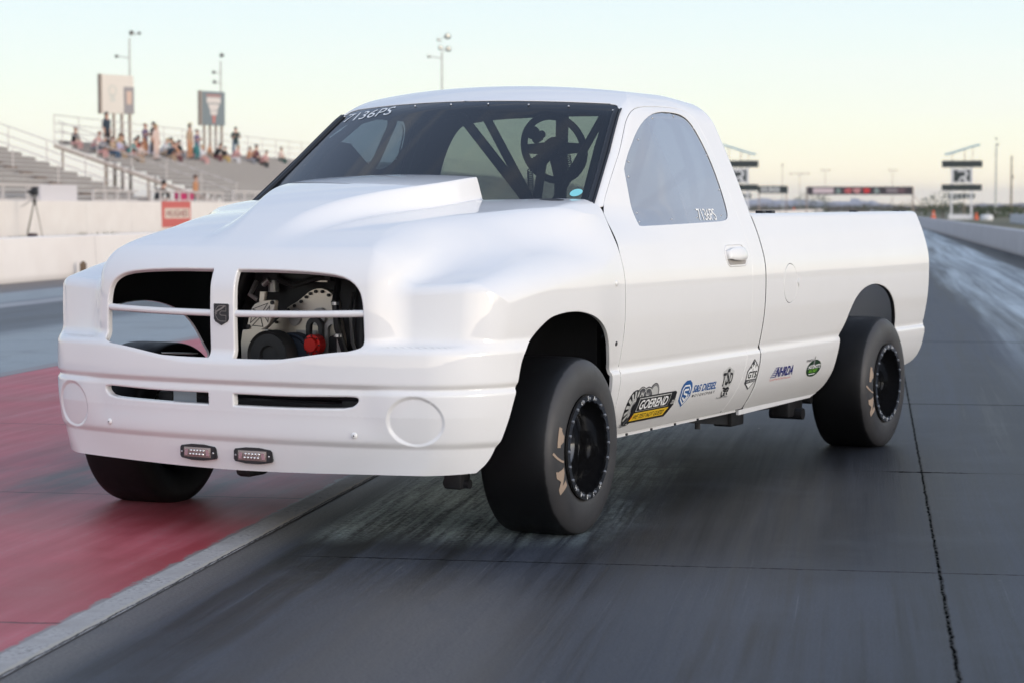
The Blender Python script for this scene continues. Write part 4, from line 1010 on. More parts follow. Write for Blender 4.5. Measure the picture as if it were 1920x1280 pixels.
# blue shield with an S
Sh=[(1.180,.478),(1.195,.497),(1.225,.511),(1.262,.511),(1.288,.497),(1.298,.478),(1.298,.438),(1.240,.392),(1.182,.424)]
add(poly_uv(Sh),BL,0)
cS=np.array([1.240,.452])
add(stroke_uv([(1.199,.430),(1.199,.474),(1.214,.488),(1.262,.488),(1.279,.474),(1.279,.455)],.007),Wd,1)
add(stroke_uv([(1.279,.448),(1.279,.436),(1.240,.406),(1.199,.430)],.007),Wd,1)
add(stroke_uv([(1.262,.470),(1.222,.470),(1.216,.463),(1.222,.453),(1.256,.447),(1.261,.438),(1.241,.423),(1.214,.437)],.0085),Wd,2)
V,F=text_uv('S&S DIESEL',w=.26,h=.034,shear=.2,bold=.028); add((V+[1.315,.450],F),BL,0)
V,F=text_uv('MOTORSPORT',w=.255,h=.0125,shear=.2,spacing=1.6,bold=.01); add((V+[1.32,.4285],F),K,0)
# three-letter badge with a rider sketch
add(poly_uv([(1.625,.522),(1.688,.545),(1.755,.520),(1.758,.505),(1.752,.462),(1.735,.447),(1.672,.447),(1.655,.462)]),G3,0)
for ch,u0,v0,h_ in (('T',1.632,.455,.062),('S',1.672,.457,.078),('D',1.712,.462,.052)):
    V,F=text_uv(ch,w=.036,h=h_,bold=.03); add((V+[u0,v0],F),K,1)
for P in ([(1.66,.447),(1.69,.440),(1.72,.445),(1.74,.436)],[(1.675,.435),(1.70,.428),(1.735,.430),(1.725,.415)],[(1.66,.430),(1.672,.412),(1.685,.405),(1.70,.412),(1.715,.408)],[(1.69,.420),(1.705,.418),(1.70,.430)],[(1.735,.43),(1.725,.418),(1.74,.41)],[(1.68,.447),(1.70,.436),(1.73,.440)]): add(stroke_uv(P,.007),K,1)
add(disc_uv((1.712,.441),.007,12),K,1)
V,F=text_uv('Twin Sprint Shop',w=.135,h=.0105,shear=.2); add((V+[1.622,.395],F),K,0)
dc1=decal('rocker_decals',pc,lambda V:V,side_map(F_cab),doors[0],.05); dc1['label']='row of sponsor stickers with gears, blue shield and black badge'
# mountain badge on the cab corner
pc=[]
add(poly_uv([(1.918,.505),(1.985,.562),(2.050,.520),(2.050,.505),(2.050,.455),(1.985,.414),(1.918,.448)]),K,0)
add(poly_uv([(1.925,.503),(1.985,.553),(2.043,.516),(2.043,.503),(2.043,.458),(1.985,.422),(1.925,.451)]),Wd,1)
for P in ([(1.940,.512),(1.960,.531),(1.966,.516),(1.955,.520)],[(1.968,.540),(1.985,.552),(1.992,.530),(1.982,.536),(1.976,.522)],[(2.0,.536),(2.015,.532),(2.012,.514),(2.005,.524)],[(1.975,.508),(1.982,.520),(1.985,.506)]): add(poly_uv(P),K,2)
V,F=text_uv('GTS',w=.105,h=.034,bold=.035,shear=.05); add((V+[1.932,.470],F),K,2)
add(poly_uv([(1.925,.445),(2.043,.452),(2.043,.466),(1.925,.466)]),G1,2); V,F=text_uv('GIANT TRUCK STOP',w=.10,h=.009); add((V+[1.934,.452],F),Wd,3)
decal('corner_decal',pc,lambda V:V,side_map(F_cab),cab,.05)
pc=[]
V,F=text_uv('NHRDA',w=.225,h=.047,shear=.22,bold=.03); add((V+[2.298,.452],F),NV,1)
for k in range(6): v_=.452+.0088*k; add(poly_uv([(2.232+.009*k,v_),(2.31+.004*k,v_),(2.313+.004*k,v_+.0042),(2.236+.009*k,v_+.0042)]),NV,0)
V,F=text_uv('National Hot Rod Diesel Association',w=.275,h=.011,shear=.15); add((V+[2.238,.436],F),RD,0)
th=np.linspace(0,2*math.pi,40)[:-1]; el=np.stack([2.815+.100*np.cos(th)+.0*np.sin(th),.463+.043*np.sin(th)],1)
add((el,[tuple(range(len(el)))]),GR1,0)
V,F=text_uv("HOTSHOT'S",w=.165,h=.020,shear=.15,bold=.03); add((V+[2.735,.462],F),Wd,1)
V,F=text_uv('SECRET',w=.125,h=.017,shear=.15,bold=.03); add((V+[2.752,.442],F),GR2,1)
add(poly_uv([(2.765,.432),(2.85,.432),(2.85,.436),(2.765,.436)]),Wd,1)
V,F=text_uv('POWERED BY',w=.10,h=.012,shear=.2,bold=.03); add((V+[2.69,.500],F),G2,0); add(poly_uv([(2.79,.478),(2.815,.478),(2.806,.527),(2.802,.527)]),G2,1)
decal('bed_decals',pc,lambda V:V,side_map(F_bed),beds[0],.05)
# =============== THE TRACK ===============
def sheet(name,x0,x1,y0,y1,z,mat,n=1,kind='structure',label=None,cat=None):
    ys=[y0+(y1-y0)*(i/n)**2 for i in range(n+1)]
    me=bpy.data.meshes.new(name); V=[]; 
    for y in ys: V+=[(x0 if not callable(x0) else x0(y),y,z),(x1 if not callable(x1) else x1(y),y,z)]
    me.from_pydata(V,[],[(2*i,2*i+1,2*i+3,2*i+2) for i in range(n)]); o=link(name,me,mat); return tag(o,label,cat,kind=kind)
def streaks(n,c,sx,sy,seed,detail=4,rough=.55):
    mp=n.n('ShaderNodeMapping'); mp.inputs['Scale'].default_value=(sx,sy,1); mp.inputs['Location'].default_value=(seed*3.7,seed*1.3,seed); n.t.links.new(c,mp.inputs[0]); return n.noise(mp.outputs[0],1.0,detail,rough)
def line_mask(n,v,at_,w,jit=None,ja=.01):    # 1 on a thin line where v==at_
    if jit is not None: v=n.math('ADD',v,n.math('MULTIPLY',n.math('SUBTRACT',jit,.5),ja))
    d=n.math('ABSOLUTE',n.math('SUBTRACT',v,at_)); return n.mapr(d,w*.4,w,1,0)
def m_lane(name,dark,light,edge_pale=True,kind='right'):
    m=new_mat(name,dark,.5); n=NB(m); c=n.coord('Object'); sp=n.n('ShaderNodeSeparateXYZ',i_0=c); X,Y=sp.outputs[0],sp.outputs[1]
    # slight wander so the streaks are not ruler straight
    wob=n.math('MULTIPLY',streaks(n,c,.05,.08,5,2),.45); cx=n.n('ShaderNodeCombineXYZ'); n.t.links.new(n.math('ADD',X,wob),cx.inputs[0]); n.t.links.new(Y,cx.inputs[1]); cw=cx.outputs[0]
    a=streaks(n,cw,2.2,.07,1,4); b=streaks(n,cw,14,.22,2,4,.6); e=streaks(n,cw,60,.9,3,3,.6); f=n.noise(c,2.0,5,.6); gr=n.noise(c,220,2,.5); big=streaks(n,c,.35,.12,9,3)
    s=n.math('ADD',n.math('MULTIPLY',a,.55),n.math('ADD',n.math('MULTIPLY',b,.28),n.math('MULTIPLY',e,.12))); s=n.math('ADD',s,n.math('MULTIPLY',f,.10))
    t=n.mapr(s,.455,.585,0,1,True)
    colr=n.mix(t,dark,light)
    sc=n.math('MULTIPLY',n.mapr(streaks(n,cw,120,.45,4,2,.5),.66,.74),n.mapr(f,.45,.65)); colr=n.mix(n.math('MULTIPLY',sc,.6),colr,(.17,.18,.19))
    if kind=='right':
        # bare grooved concrete, grey green, with under-truck light painted in, ahead of the staging line and between the wheel tracks
        wx=n.math('MULTIPLY',n.mapr(X,-.04,.12,0,1,True),n.mapr(n.math('ADD',X,n.math('MULTIPLY',f,.8)),1.0,1.8,1,0,True)); wy=n.mapr(n.math('ADD',Y,n.math('MULTIPLY',streaks(n,c,2.5,.3,11,3),.6)),-.55,.0,0,1,True)
        g=n.math('MULTIPLY',n.math('MULTIPLY',wx,wy),n.mapr(n.math('ADD',n.math('MULTIPLY',streaks(n,cw,26,.9,6,5,.7),.6),n.math('MULTIPLY',n.noise(c,38,4,.75),.4)),.42,.58))
        colr=n.mix(n.math('MULTIPLY',g,.95),colr,(.60,.72,.68))
        dkx=n.math('MULTIPLY',n.mapr(X,.85,1.3,0,1,True),n.mapr(X,3.0,1.9,0,1,True)); dky=n.math('MULTIPLY',n.mapr(Y,-1.8,-.4,0,1,True),n.mapr(Y,6.5,2.6,0,1,True)); dkm=n.math('MULTIPLY',n.math('MULTIPLY',dkx,dky),n.mapr(streaks(n,cw,5,.3,21,4),.3,.55,.5,.9)); colr=n.mix(n.math('MULTIPLY',dkm,n.math('SUBTRACT',1.,g)),colr,(.0045,.0045,.005))  # streaky near-black mixed into the ground beside the truck
        # pale streaks towards the wall: sky reflection painted into the colour
        pw=n.math('MULTIPLY',n.mapr(n.math('ADD',X,n.math('MULTIPLY',n.math('SUBTRACT',streaks(n,c,1.6,.045,12,4,.6),.5),2.2)),3.1,3.9,0,1,True),n.mapr(X,5.3,5.1,0,1,True)); pw=n.math('MULTIPLY',pw,n.mapr(Y,4,16,0,1,True))
        colr=n.mix(n.math('MULTIPLY',pw,n.mapr(streaks(n,cw,5.0,.05,13,5,.65),.3,.6)),colr,(.55,.62,.65))
        edge=n.mapr(n.math('ADD',X,n.math('MULTIPLY',b,.25)),5.15,5.35); colr=n.mix(edge,colr,(.020,.019,.021))
        # warm grey patch near the viewer and a soft border by the concrete strip
        wp=n.math('MULTIPLY',n.mapr(X,.1,.8,0,1,True),n.mapr(X,.95,1.45,1,0,True)); colr=n.mix(n.math('MULTIPLY',n.math('MULTIPLY',wp,n.mapr(Y,-1.0,-2.2,0,1,True)),.8),colr,(.115,.11,.108))
        bord=n.mapr(n.math('ADD',X,n.math('MULTIPLY',streaks(n,cw,8,.5,14,4),.16)),-.04,.14,1,0,True); colr=n.mix(n.math('MULTIPLY',bord,.8),colr,(.17,.155,.14))
        jn=n.noise(c,7,4,.7); jf=n.noise(c,30,3,.7)
        l1=line_mask(n,X,2.405,.010,n.noise(c,16,4,.7),.026); l1=n.math('MULTIPLY',l1,n.mapr(jf,.36,.48,.45,1)); l2=line_mask(n,Y,-1.085,.009,jn,.03); l2=n.math('MULTIPLY',l2,n.mapr(X,.05,.2)); l2=n.math('MULTIPLY',l2,n.mapr(jf,.30,.55,.25,1))
        l3=n.math('MULTIPLY',line_mask(n,Y,1.865,.022,jf,.10),n.math('MULTIPLY',n.mapr(X,2.20,2.26),n.mapr(X,2.75,2.62))); l4=line_mask(n,Y,5.6,.02,jn,.03); l5=line_mask(n,Y,12.3,.03,jn,.03); l6=n.math('MULTIPLY',line_mask(n,Y,1.865,.008,jn,.02),.5)
        L_=l1
        for q in (l2,l3,l4,l5,l6): L_=n.math('MAXIMUM',L_,q)
        colr=n.mix(n.math('MULTIPLY',L_,.92),colr,(.004,.004,.004))
        chip=n.math('MULTIPLY',n.mapr(n.noise(c,26,1),.80,.82),n.mapr(n.noise(c,3.3,1),.5,.6)); colr=n.mix(chip,colr,(.4,.38,.3))
    else:
        pw=n.math('MAXIMUM',n.mapr(n.math('ADD',X,n.math('MULTIPLY',b,.5)),-6.6,-5.9,0,1,True),n.mapr(n.math('ADD',X,n.math('MULTIPLY',a,.6)),-8.6,-9.3,0,1,True))
        colr=n.mix(n.math('MULTIPLY',pw,n.mapr(s,.3,.6,.55,1)),colr,(.36,.40,.41))
        colr=n.mix(n.math('MULTIPLY',line_mask(n,X,-8.95,.30,b,.3),.55),colr,(.62,.60,.60))
        colr=n.mix(n.mapr(n.math('ADD',X,n.math('MULTIPLY',b,.25)),-10.35,-10.6),colr,(.17,.145,.135)); 
    gg=n.noise(c,95,3,.75); g2=n.noise(c,330,2,.6); colr=n.mix(n.mapr(gg,.40,.66,0,.55),colr,(.004,.004,.005)); colr=n.mix(n.mapr(g2,.56,.72,0,.30),colr,(.15,.155,.165)); mott=n.noise(c,1.3,5,.7); colr=n.mix(n.mapr(mott,.52,.68,0,.30),colr,(.055,.062,.075))
    if kind=='right': colr=n.mix(n.math('MULTIPLY',L_,.92),colr,(.003,.003,.003))
    n.set('Base Color',colr)
    n.set('Roughness',n.mapr(s,.35,.7,.42,.62)); n.set('Specular IOR Level',n.math('MULTIPLY',n.mapr(sp.outputs[0],5.0,5.5,.22,.08),n.math('SUBTRACT',1.,n.math('MAXIMUM',L_,n.math('MULTIPLY',dkm,.5)))) if kind=='right' else .34)
    h=n.math('ADD',n.math('MULTIPLY',e,.6),n.math('ADD',n.math('MULTIPLY',gr,.35),n.math('ADD',n.math('MULTIPLY',b,.3),n.math('MULTIPLY',n.noise(c,95,3,.75),.5))))
    if kind=='right': h=n.math('SUBTRACT',h,n.math('MULTIPLY',L_,1.5)); h=n.math('ADD',h,n.math('MULTIPLY',g,n.math('MULTIPLY',streaks(n,cw,90,2.2,7,3),1.6)))
    n.bump(h,.28,.006); return m
dirt=new_mat('desert_dirt',(.21,.17,.13),.9); n=NB(dirt); c=n.coord('Object'); n.set('Base Color',n.mix(n.mapr(n.noise(c,.09,6,.6),.35,.65),(.24,.19,.14),(.13,.125,.07)))
sheet('ground',-6000,6000,-60,12000,-.012,dirt)
vx=lambda y: 6.62-.0125*max(y,0)*(1 if y<420 else 420/max(y,1))
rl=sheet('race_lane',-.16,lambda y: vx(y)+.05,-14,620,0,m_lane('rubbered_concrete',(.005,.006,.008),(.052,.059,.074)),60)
MC=new_mat('bare_concrete_strip',(.24,.225,.205),.75); n=NB(MC); c=n.coord('Object'); a=n.noise(c,5,6,.65); b=n.noise(c,60,3,.6); sp=n.n('ShaderNodeSeparateXYZ',i_0=c)
cl=n.mix(n.mapr(a,.3,.7),(.30,.28,.26),(.46,.44,.42)); cl=n.mix(n.mapr(n.math('MULTIPLY',b,a),.27,.40,0,.8),cl,(.12,.11,.10)); 
cl=n.mix(n.math('MULTIPLY',n.mapr(streaks(n,c,3,.25,3,3),.50,.62),n.mapr(sp.outputs[1],-.9,.6,0,.75,True)),cl,(.10,.095,.09)); lm=line_mask(n,sp.outputs[0],-.172,.010,n.noise(c,14,4,.7),.03); cl=n.mix(lm,cl,(.42,.38,.31)); lm2=line_mask(n,sp.outputs[0],-.158,.006,n.noise(c,9,4,.7),.03); cl=n.mix(lm2,cl,(.02,.018,.016))
n.set('Base Color',cl); n.bump(n.math('SUBTRACT',b,n.math('MULTIPLY',lm2,2)),.5,.006)
sheet('centre_strip',-.272,-.150,-14,620,.004,MC,30)
def m_red():
    m=new_mat('worn_red_track_paint',(.2,.03,.035),.5); n=NB(m); c=n.coord('Object'); sp=n.n('ShaderNodeSeparateXYZ',i_0=c); X,Y=sp.outputs[0],sp.outputs[1]
    a=n.noise(c,1.1,5,.6); b=streaks(n,c,9,.6,2,5,.6); e=n.noise(c,45,4,.7); sk=streaks(n,c,3,.35,8,4,.6)
    cl=n.mix(n.mapr(n.math('ADD',n.math('MULTIPLY',a,.6),n.math('MULTIPLY',b,.4)),.36,.64,0,1,True),(.33,.042,.052),(.50,.115,.135))
    cl=n.mix(n.mapr(n.math('MULTIPLY',e,b),.30,.40,0,.6),cl,(.34,.16,.16))
    # streaky dark grey over the paint beyond the launch area
    rb=n.math('MULTIPLY',n.mapr(n.math('ADD',Y,n.math('MULTIPLY',sk,1.6)),.2,2.0,0,1,True),n.math('MULTIPLY',n.mapr(X,-2.6,-1.5,0,1,True),n.mapr(sk,.35,.6,.4,1))); cl=n.mix(rb,cl,(.075,.06,.062))
    cl=n.mix(n.math('MULTIPLY',n.mapr(n.noise(c,11,3,.7),.70,.78),.7),cl,(.05,.03,.03))
    j=n.noise(c,6,4,.7); l=n.math('MAXIMUM',line_mask(n,Y,-2.48,.011,j,.05),line_mask(n,Y,.44,.010,j,.04)); l=n.math('MAXIMUM',l,line_mask(n,Y,3.4,.012,j,.04)); cl=n.mix(n.math('MULTIPLY',l,.9),cl,(.012,.006,.006))
    ed=n.mapr(n.math('ADD',X,n.math('MULTIPLY',n.math('SUBTRACT',n.noise(c,12,5,.7),.5),.10)),-.300,-.284); cl=n.mix(ed,cl,(.23,.205,.195))
    n.set('Base Color',cl); n.set('Roughness',n.mapr(a,.3,.7,.42,.6)); n.set('Specular IOR Level',.32); n.bump(n.math('SUBTRACT',n.math('ADD',n.math('MULTIPLY',e,.5),n.math('MULTIPLY',n.noise(c,260,2),.3)),l),.3,.006); return m
sheet('painted_apron',-4.30,-.272,-14,620,.002,m_red(),60)
sheet('edge_line',-4.46,-4.30,-14,620,.003,new_mat('dusty_line_paint',(.27,.25,.245),.7),30)
sheet('far_lane',-12.2,-4.46,-14,620,0,m_lane('far_lane_concrete',(.045,.05,.056),(.13,.14,.15),kind='left'),60)
# ---------------- concrete barriers ----------------
def m_wall(name,a_,b_,seam=6.0):
    m=new_mat(name,a_,.75); n=NB(m); c=n.coord('Object'); sp=n.n('ShaderNodeSeparateXYZ',i_0=c); k=n.noise(c,.8,6,.65); st=streaks(n,c,.5,1.2,3,4)
    cl=n.mix(n.mapr(k,.3,.7),a_,b_); d=n.math('ABSOLUTE',n.math('SUBTRACT',n.math('FRACT',n.math('DIVIDE',sp.outputs[1],seam)),.5)); cl=n.mix(n.mapr(d,.4965,.499,0,.5),cl,(.25,.22,.2))
    cl=n.mix(n.mapr(sp.outputs[2],.12,.0,0,.45),cl,(.25,.21,.17)); n.set('Base Color',cl); n.bump(k,.2,.01); return m
def wall(name,pts,h,t,mat,label):
    m=MB(); rows=[]
    for i,(x,y) in enumerate(pts):
        rows.append([m.bm.verts.new(p) for p in ((x-t/2-.04,y,-.01),(x-t/2,y,h-.02),(x-t/2+.02,y,h),(x+t/2-.02,y,h),(x+t/2,y,h-.02),(x+t/2+.04,y,-.01))])
    for a_,b_ in zip(rows[:-1],rows[1:]):
        for k in range(5): m.bm.faces.new((a_[k],a_[k+1],b_[k+1],b_[k]))
    m.bm.faces.new(rows[0]); m.bm.faces.new(rows[-1][::-1])
    return tag(m.build(name,mat,smooth=False),label,'wall')
cream=m_wall('cream_painted_concrete',(.86,.80,.74),(.79,.72,.66)); greyw=m_wall('grey_painted_concrete',(.50,.49,.50),(.42,.41,.42),4.5)
wall('barrier_wall',[(-12.25,-14),(-12.25,120),(-12.25,620)],.76,.3,cream,'low cream concrete barrier along the far lane, nearest the track')
wall('grandstand_wall',[(-32.5,30),(-32.5,300),(-32.5,600)],1.55,.3,cream,'tall cream wall under the grandstand railing, behind the tripod')
wall('barrier_wall',[(vx(y)+.18,y) for y in (-14,0,60,130,250,420,620)],.65,.28,greyw,'low grey concrete barrier on the right of the lane')
# dirt strip and weeds between the two left walls
wm=new_mat('dry_weed',(.16,.14,.05),.9); rng=random.Random(3)
vs=[];fs=[]
for k in range(2600):
    x=-32.2+rng.random()*.9; y=45+rng.random()**1.2*190; cl_=math.sin(y*1.7)+math.sin(y*.53+1); h=(.04+.16*rng.random()**2)*(1.3 if cl_>.6 else .6)
    a=rng.random()*6.28; w_=.02+.03*rng.random(); dx,dy=math.cos(a)*w_,math.sin(a)*w_; lx,ly=rng.uniform(-.1,.1),rng.uniform(-.1,.1); i=len(vs)
    vs+=[(x-dx,y-dy,-.01),(x+dx,y+dy,-.01),(x+lx,y+ly,h)]; fs.append((i,i+1,i+2))
me=bpy.data.meshes.new('weeds'); me.from_pydata(vs,[],fs); tag(link('weeds',me,wm),'dry green weeds along the foot of the grandstand wall','weeds',kind='stuff')
# marker post by the left barrier
o=MB().box((-11.93,28.75,.0),(-11.83,28.85,.27),.01).cyl((-11.88,28.8,.27),(-11.88,28.8,.30),.03).build('marker_post',new_mat('rusty_brown_post',(.16,.11,.07),.8)); tag(o,'small brown post standing against the low cream barrier','post')
# ---------------- camera on a tripod ----------------
tr=empty('camera_tripod',(-31.4,75.6,-.01)); tag(tr,'black video camera on a tall tripod in front of the cream wall','tripod')
pl=MT['dark']; legm=new_mat('worn_tripod_leg',(.10,.085,.06),.5)
for a in (2.6,-.55,4.3):
    f=Vector((.52*math.cos(a),.52*math.sin(a),0)); MB().cyl(f,(f.x*.08,f.y*.08,1.50),.014,.022,8).cyl(f*.97+Vector((0,0,.03)),f,.03,.03,8).build('leg',legm,tr)
m=MB(); m.cyl((0,0,1.35),(0,0,1.72),.035); m.box((-.07,-.07,1.48),(.07,.07,1.56),.02); m.cyl((.0,0,1.62),(-.55,-.1,1.30),.012); m.build('head',pl,tr)
m=MB(); m.box((-.16,-.09,1.76),(.14,.10,2.02),.03); m.cyl((-.1,-.08,1.90),(-.16,-.30,1.90),.06); m.box((-.10,-.05,2.02),(.16,.08,2.10),.02); m.build('video_camera',pl,tr)
bg_=MB().box((-31.62,75.30,0),(-31.25,75.55,.22),.05); tag(bg_.build('equipment_bag',new_mat('dark_brown_bag',(.05,.02,.02),.7)),'dark equipment bag on the ground under the tripod','bag')
# ---------------- bleachers ----------------
SEAT=new_mat('weathered_bench_aluminium',(.52,.49,.46),.6,.1); RAIL=new_mat('pale_galvanised_pipe',(.62,.56,.52),.5,.2); STEEL=new_mat('tan_steel_frame',(.38,.30,.24),.6); BEAM=new_mat('pale_beam',(.46,.37,.31),.6); ROW_SHADE=new_mat('row_shade_grey',(.30,.27,.245),.9); DK=new_mat('brown_shadow_board',(.20,.15,.12),.8)
def bleacher(name,y0,y1,label,lower):
    b=empty(name,(-34.2,y0,0)); tag(b,label,'bleachers',group='bleachers behind the left wall'); L=y1-y0
    for i in range(15):
        x=-.76*i; z=1.58+.258*i
        MB().box((x-.26,0,z-.05),(x+.02,L,z),.006).build('bench_seat',SEAT,b,smooth=False)
        if i<14:
            MB().box((x-.745,0,z-.035),(x-.27,L,z-.005)).build('foot_board',SEAT,b,smooth=False)
            MB().box((x-.75,0,z-.005),(x-.73,L,z+.19)).build('row_shade_board',ROW_SHADE,b,smooth=False)  # added board between rows, its grey stands for shadow under the seats
    for yy in ([0,L] if L<60 else [0,L]):
        m=MB(); m.tube([(.3,yy,1.05),(-10.9,yy,4.85)],.11,6); m.build('end_beam',BEAM,b)
        for h in (.55,1.05): MB().tube([(.2,yy,1.55+h),(-10.7,yy,5.25+h)],.032,6).build('end_rail',RAIL,b)
        for k in range(6): x=.1-2.1*k; MB().cyl((x,yy,1.5-.34*x),(x,yy,2.6-.34*x),.03,seg=6).build('rail_post',RAIL,b)
    for h in (.5,1.0,1.5): MB().tube([(-10.9,0,5.15+h),(-10.9,L,5.15+h)],.03,6).build('back_rail',RAIL,b)
    for k in range(int(L//4)+1): MB().cyl((-10.9,k*4,4.9),(-10.9,k*4,6.7),.03,seg=6).build('back_post',RAIL,b)
    for k in range(int(L//9)+1):
        for x in (-2.6,-5.2,-7.8,-10.4): MB().cyl((x,k*9,0),(x,k*9,1.3-.34*x-.1),.07,seg=6).build('support_post',STEEL,b)
    # aisle handrails
    for yy in lower:
        MB().tube([(.2,yy,2.5),(-9.8,yy,5.95)],.03,6).build('aisle_rail',RAIL,b)
        for k in range(5): x=-.2-2.3*k; MB().cyl((x,yy,1.55-.34*x),(x,yy,2.52-.34*x),.03,seg=6).build('rail_post',RAIL,b)
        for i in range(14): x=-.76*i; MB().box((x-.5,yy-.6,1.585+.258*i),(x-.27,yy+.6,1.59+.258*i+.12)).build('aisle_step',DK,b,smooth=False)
bleacher('bleachers',113.2,330,'far bleacher section with spectators on its top rows',[126,140,158,180])
bpy.data.objects['bleachers']['label']='far grey bleacher section with spectators along its top rows'
bleacher('bleachers',44,100,'near empty grey bleacher section at the left edge',[16,33,48])
# walkway railing on the grandstand wall
def railing(y0,y1,label,h=.64,step=2.2):
    g=empty('walkway_railing',(-32.75,y0,1.55)); tag(g,label,'railing',group='pale railings on top of the grandstand wall'); L=y1-y0
    MB().box((-.04,0,h-.06),(.04,L,h+.03)).build('top_rail',RAIL,g,smooth=False); MB().box((-.03,0,.03),(.03,L,.10)).build('bottom_rail',RAIL,g,smooth=False)
    k=0
    while k*step<=L+.01: MB().box((-.05,k*step-.05,0),(.05,k*step+.05,h)).build('post',RAIL,g,smooth=False); k+=1
railing(60,79.5,'pale pipe railing on the grandstand wall behind the tripod',.66,2.6); railing(86,92,'short pale railing between the tripod and the red sign',.50,1.6); railing(94,106,'pale railing on the wall above the red sign',.52,1.5); railing(108,150,'pale railing beyond the red sign, by the truck hood',.6,2.2)
tag(MB().box((-32.9,79.7,1.5),(-32.75,84,2.25),.01).build('blank_panel',new_mat('pale_sheet_panel',(.66,.62,.62),.7),smooth=False),'pale blank board standing on the wall right of the tripod','board')  # plain pale panel, nothing is posted on it
# red sign on the wall
sg_=empty('wall_sign',(-32.30,94.4,0)); tag(sg_,'red banner with a white lettered box on the cream wall','sign')
MB().box((-.02,0,.28),(.01,4.5,1.56)).build('sign_board',new_mat('faded_red_banner',(.62,.13,.11),.6),sg_,smooth=False)
MB().box((.012,.35,.72),(.02,4.25,1.22)).build('name_box',new_mat('banner_cream',(.75,.66,.55),.6),sg_,smooth=False)
def flat_text(txt,w_,h_,M,mat,parent,name='lettering',bold=.02,**k):
    V,F=text_uv(txt,w=w_,h=h_,bold=bold,**k); me=bpy.data.meshes.new(name); me.from_pydata([tuple(M@Vector((a,b,0))) for a,b in V],[],F); return link(name,me,mat,parent)
MXr=Matrix(((0,0,1,.024),(1,0,0,.6),(0,1,0,.80),(0,0,0,1))); flat_text('HUGHES',3.4,.34,MXr,new_mat('banner_dark_red',(.30,.05,.05),.6),sg_)
# ---------------- billboards, poles ----------------
def billboard(x0,y0,x1,y1,z0,z1,face,label,deco,legs=4):
    b=empty('billboard',(x0,y0,0)); tag(b,label,'billboard'); dx,dy=x1-x0,y1-y0; L=math.hypot(dx,dy); a=math.atan2(dy,dx); b.rotation_euler=(0,0,a)
    MB().box((0,-.02,z0),(L,.30,z1),.02).build('panel',face,b,smooth=False); MB().box((-.10,-.03,z0-.03),(-.0,.33,z1+.03)).build('frame',STEEL,b,smooth=False)
    for k in range(legs): MB().box((L*(k+.6)/legs-.08,.05,0),(L*(k+.6)/legs+.08,.2,z0)).build('leg',STEEL,b,smooth=False)
    deco(b,L)
G=new_mat
def deco1(b,L):
    MB().box((L*.68,-.045,7.75),(L,-.022,9.6)).build('grey_poster',G('grey_poster',(.30,.28,.28),.7),b,smooth=False); MB().box((L*.76,-.06,8.4),(L*.92,-.048,9.3)).build('poster_figure',G('poster_peach',(.62,.45,.36),.7),b,smooth=False)
    V,F=ring_uv((L*.33,9.3),.28,.36,20); me=bpy.data.meshes.new('faint_emblem'); me.from_pydata([(u,-.03,v) for u,v in V],[],F); link('faint_emblem',me,G('faint_grey_green',(.55,.56,.50),.7),b)
    M=Matrix(((1,0,0,L*.24),(0,0,-1,-.03),(0,1,0,8.55),(0,0,0,1))); flat_text('S',.5,.45,M,G('faint_grey_green2',(.56,.57,.52),.7),b)
def deco2(b,L):
    W_=G('poster_cream',(.66,.60,.55),.7); 
    for P in ([(.22,9.95),(.80,9.95),(.82,9.5),(.20,9.5)],[(.26,9.42),(.76,9.42),(.66,8.9),(.36,8.9)],[(.34,8.86),(.68,8.86),(.64,8.55),(.38,8.55)]):
        me=bpy.data.meshes.new('emblem'); me.from_pydata([(u*L,-.03,v) for u,v in P],[],[(0,1,2,3)]); link('emblem',me,W_,b)
    for P in ([(.2,10.15),(.82,10.15),(.82,10.03),(.2,10.03)],[(.44,8.52),(.60,8.52),(.56,7.9),(.47,7.9)]):
        me=bpy.data.meshes.new('red_stripe'); me.from_pydata([(u*L,-.03,v) for u,v in P],[],[(0,1,2,3)]); link('red_stripe',me,G('poster_red',(.50,.20,.17),.7),b)
billboard(-50.24,135.4,-48.75,137.7,7.72,10.39,G('billboard_cream',(.70,.64,.56),.7),'cream billboard with a grey poster, above the spectators at far left',deco1)
billboard(-50.17,157.8,-48.94,160.0,7.75,10.42,G('billboard_grey',(.19,.225,.235),.7),'grey billboard with a cream emblem above the spectators',deco2)
LAMP=bpy.data.materials.new('lit_floodlight'); LAMP.use_nodes=True; _b=LAMP.node_tree.nodes['Principled BSDF']; _b.inputs['Base Color'].default_value=(.7,.6,.4,1); _b.inputs['Emission Color'].default_value=(1,.93,.8,1); _b.inputs['Emission Strength'].default_value=3
LENS2=G('warm_lamp_face',(.62,.50,.34),.4); POLE=G('pale_pole_paint',(.52,.52,.46),.6); PDK=G('dark_lamp_housing',(.13,.14,.13),.6)
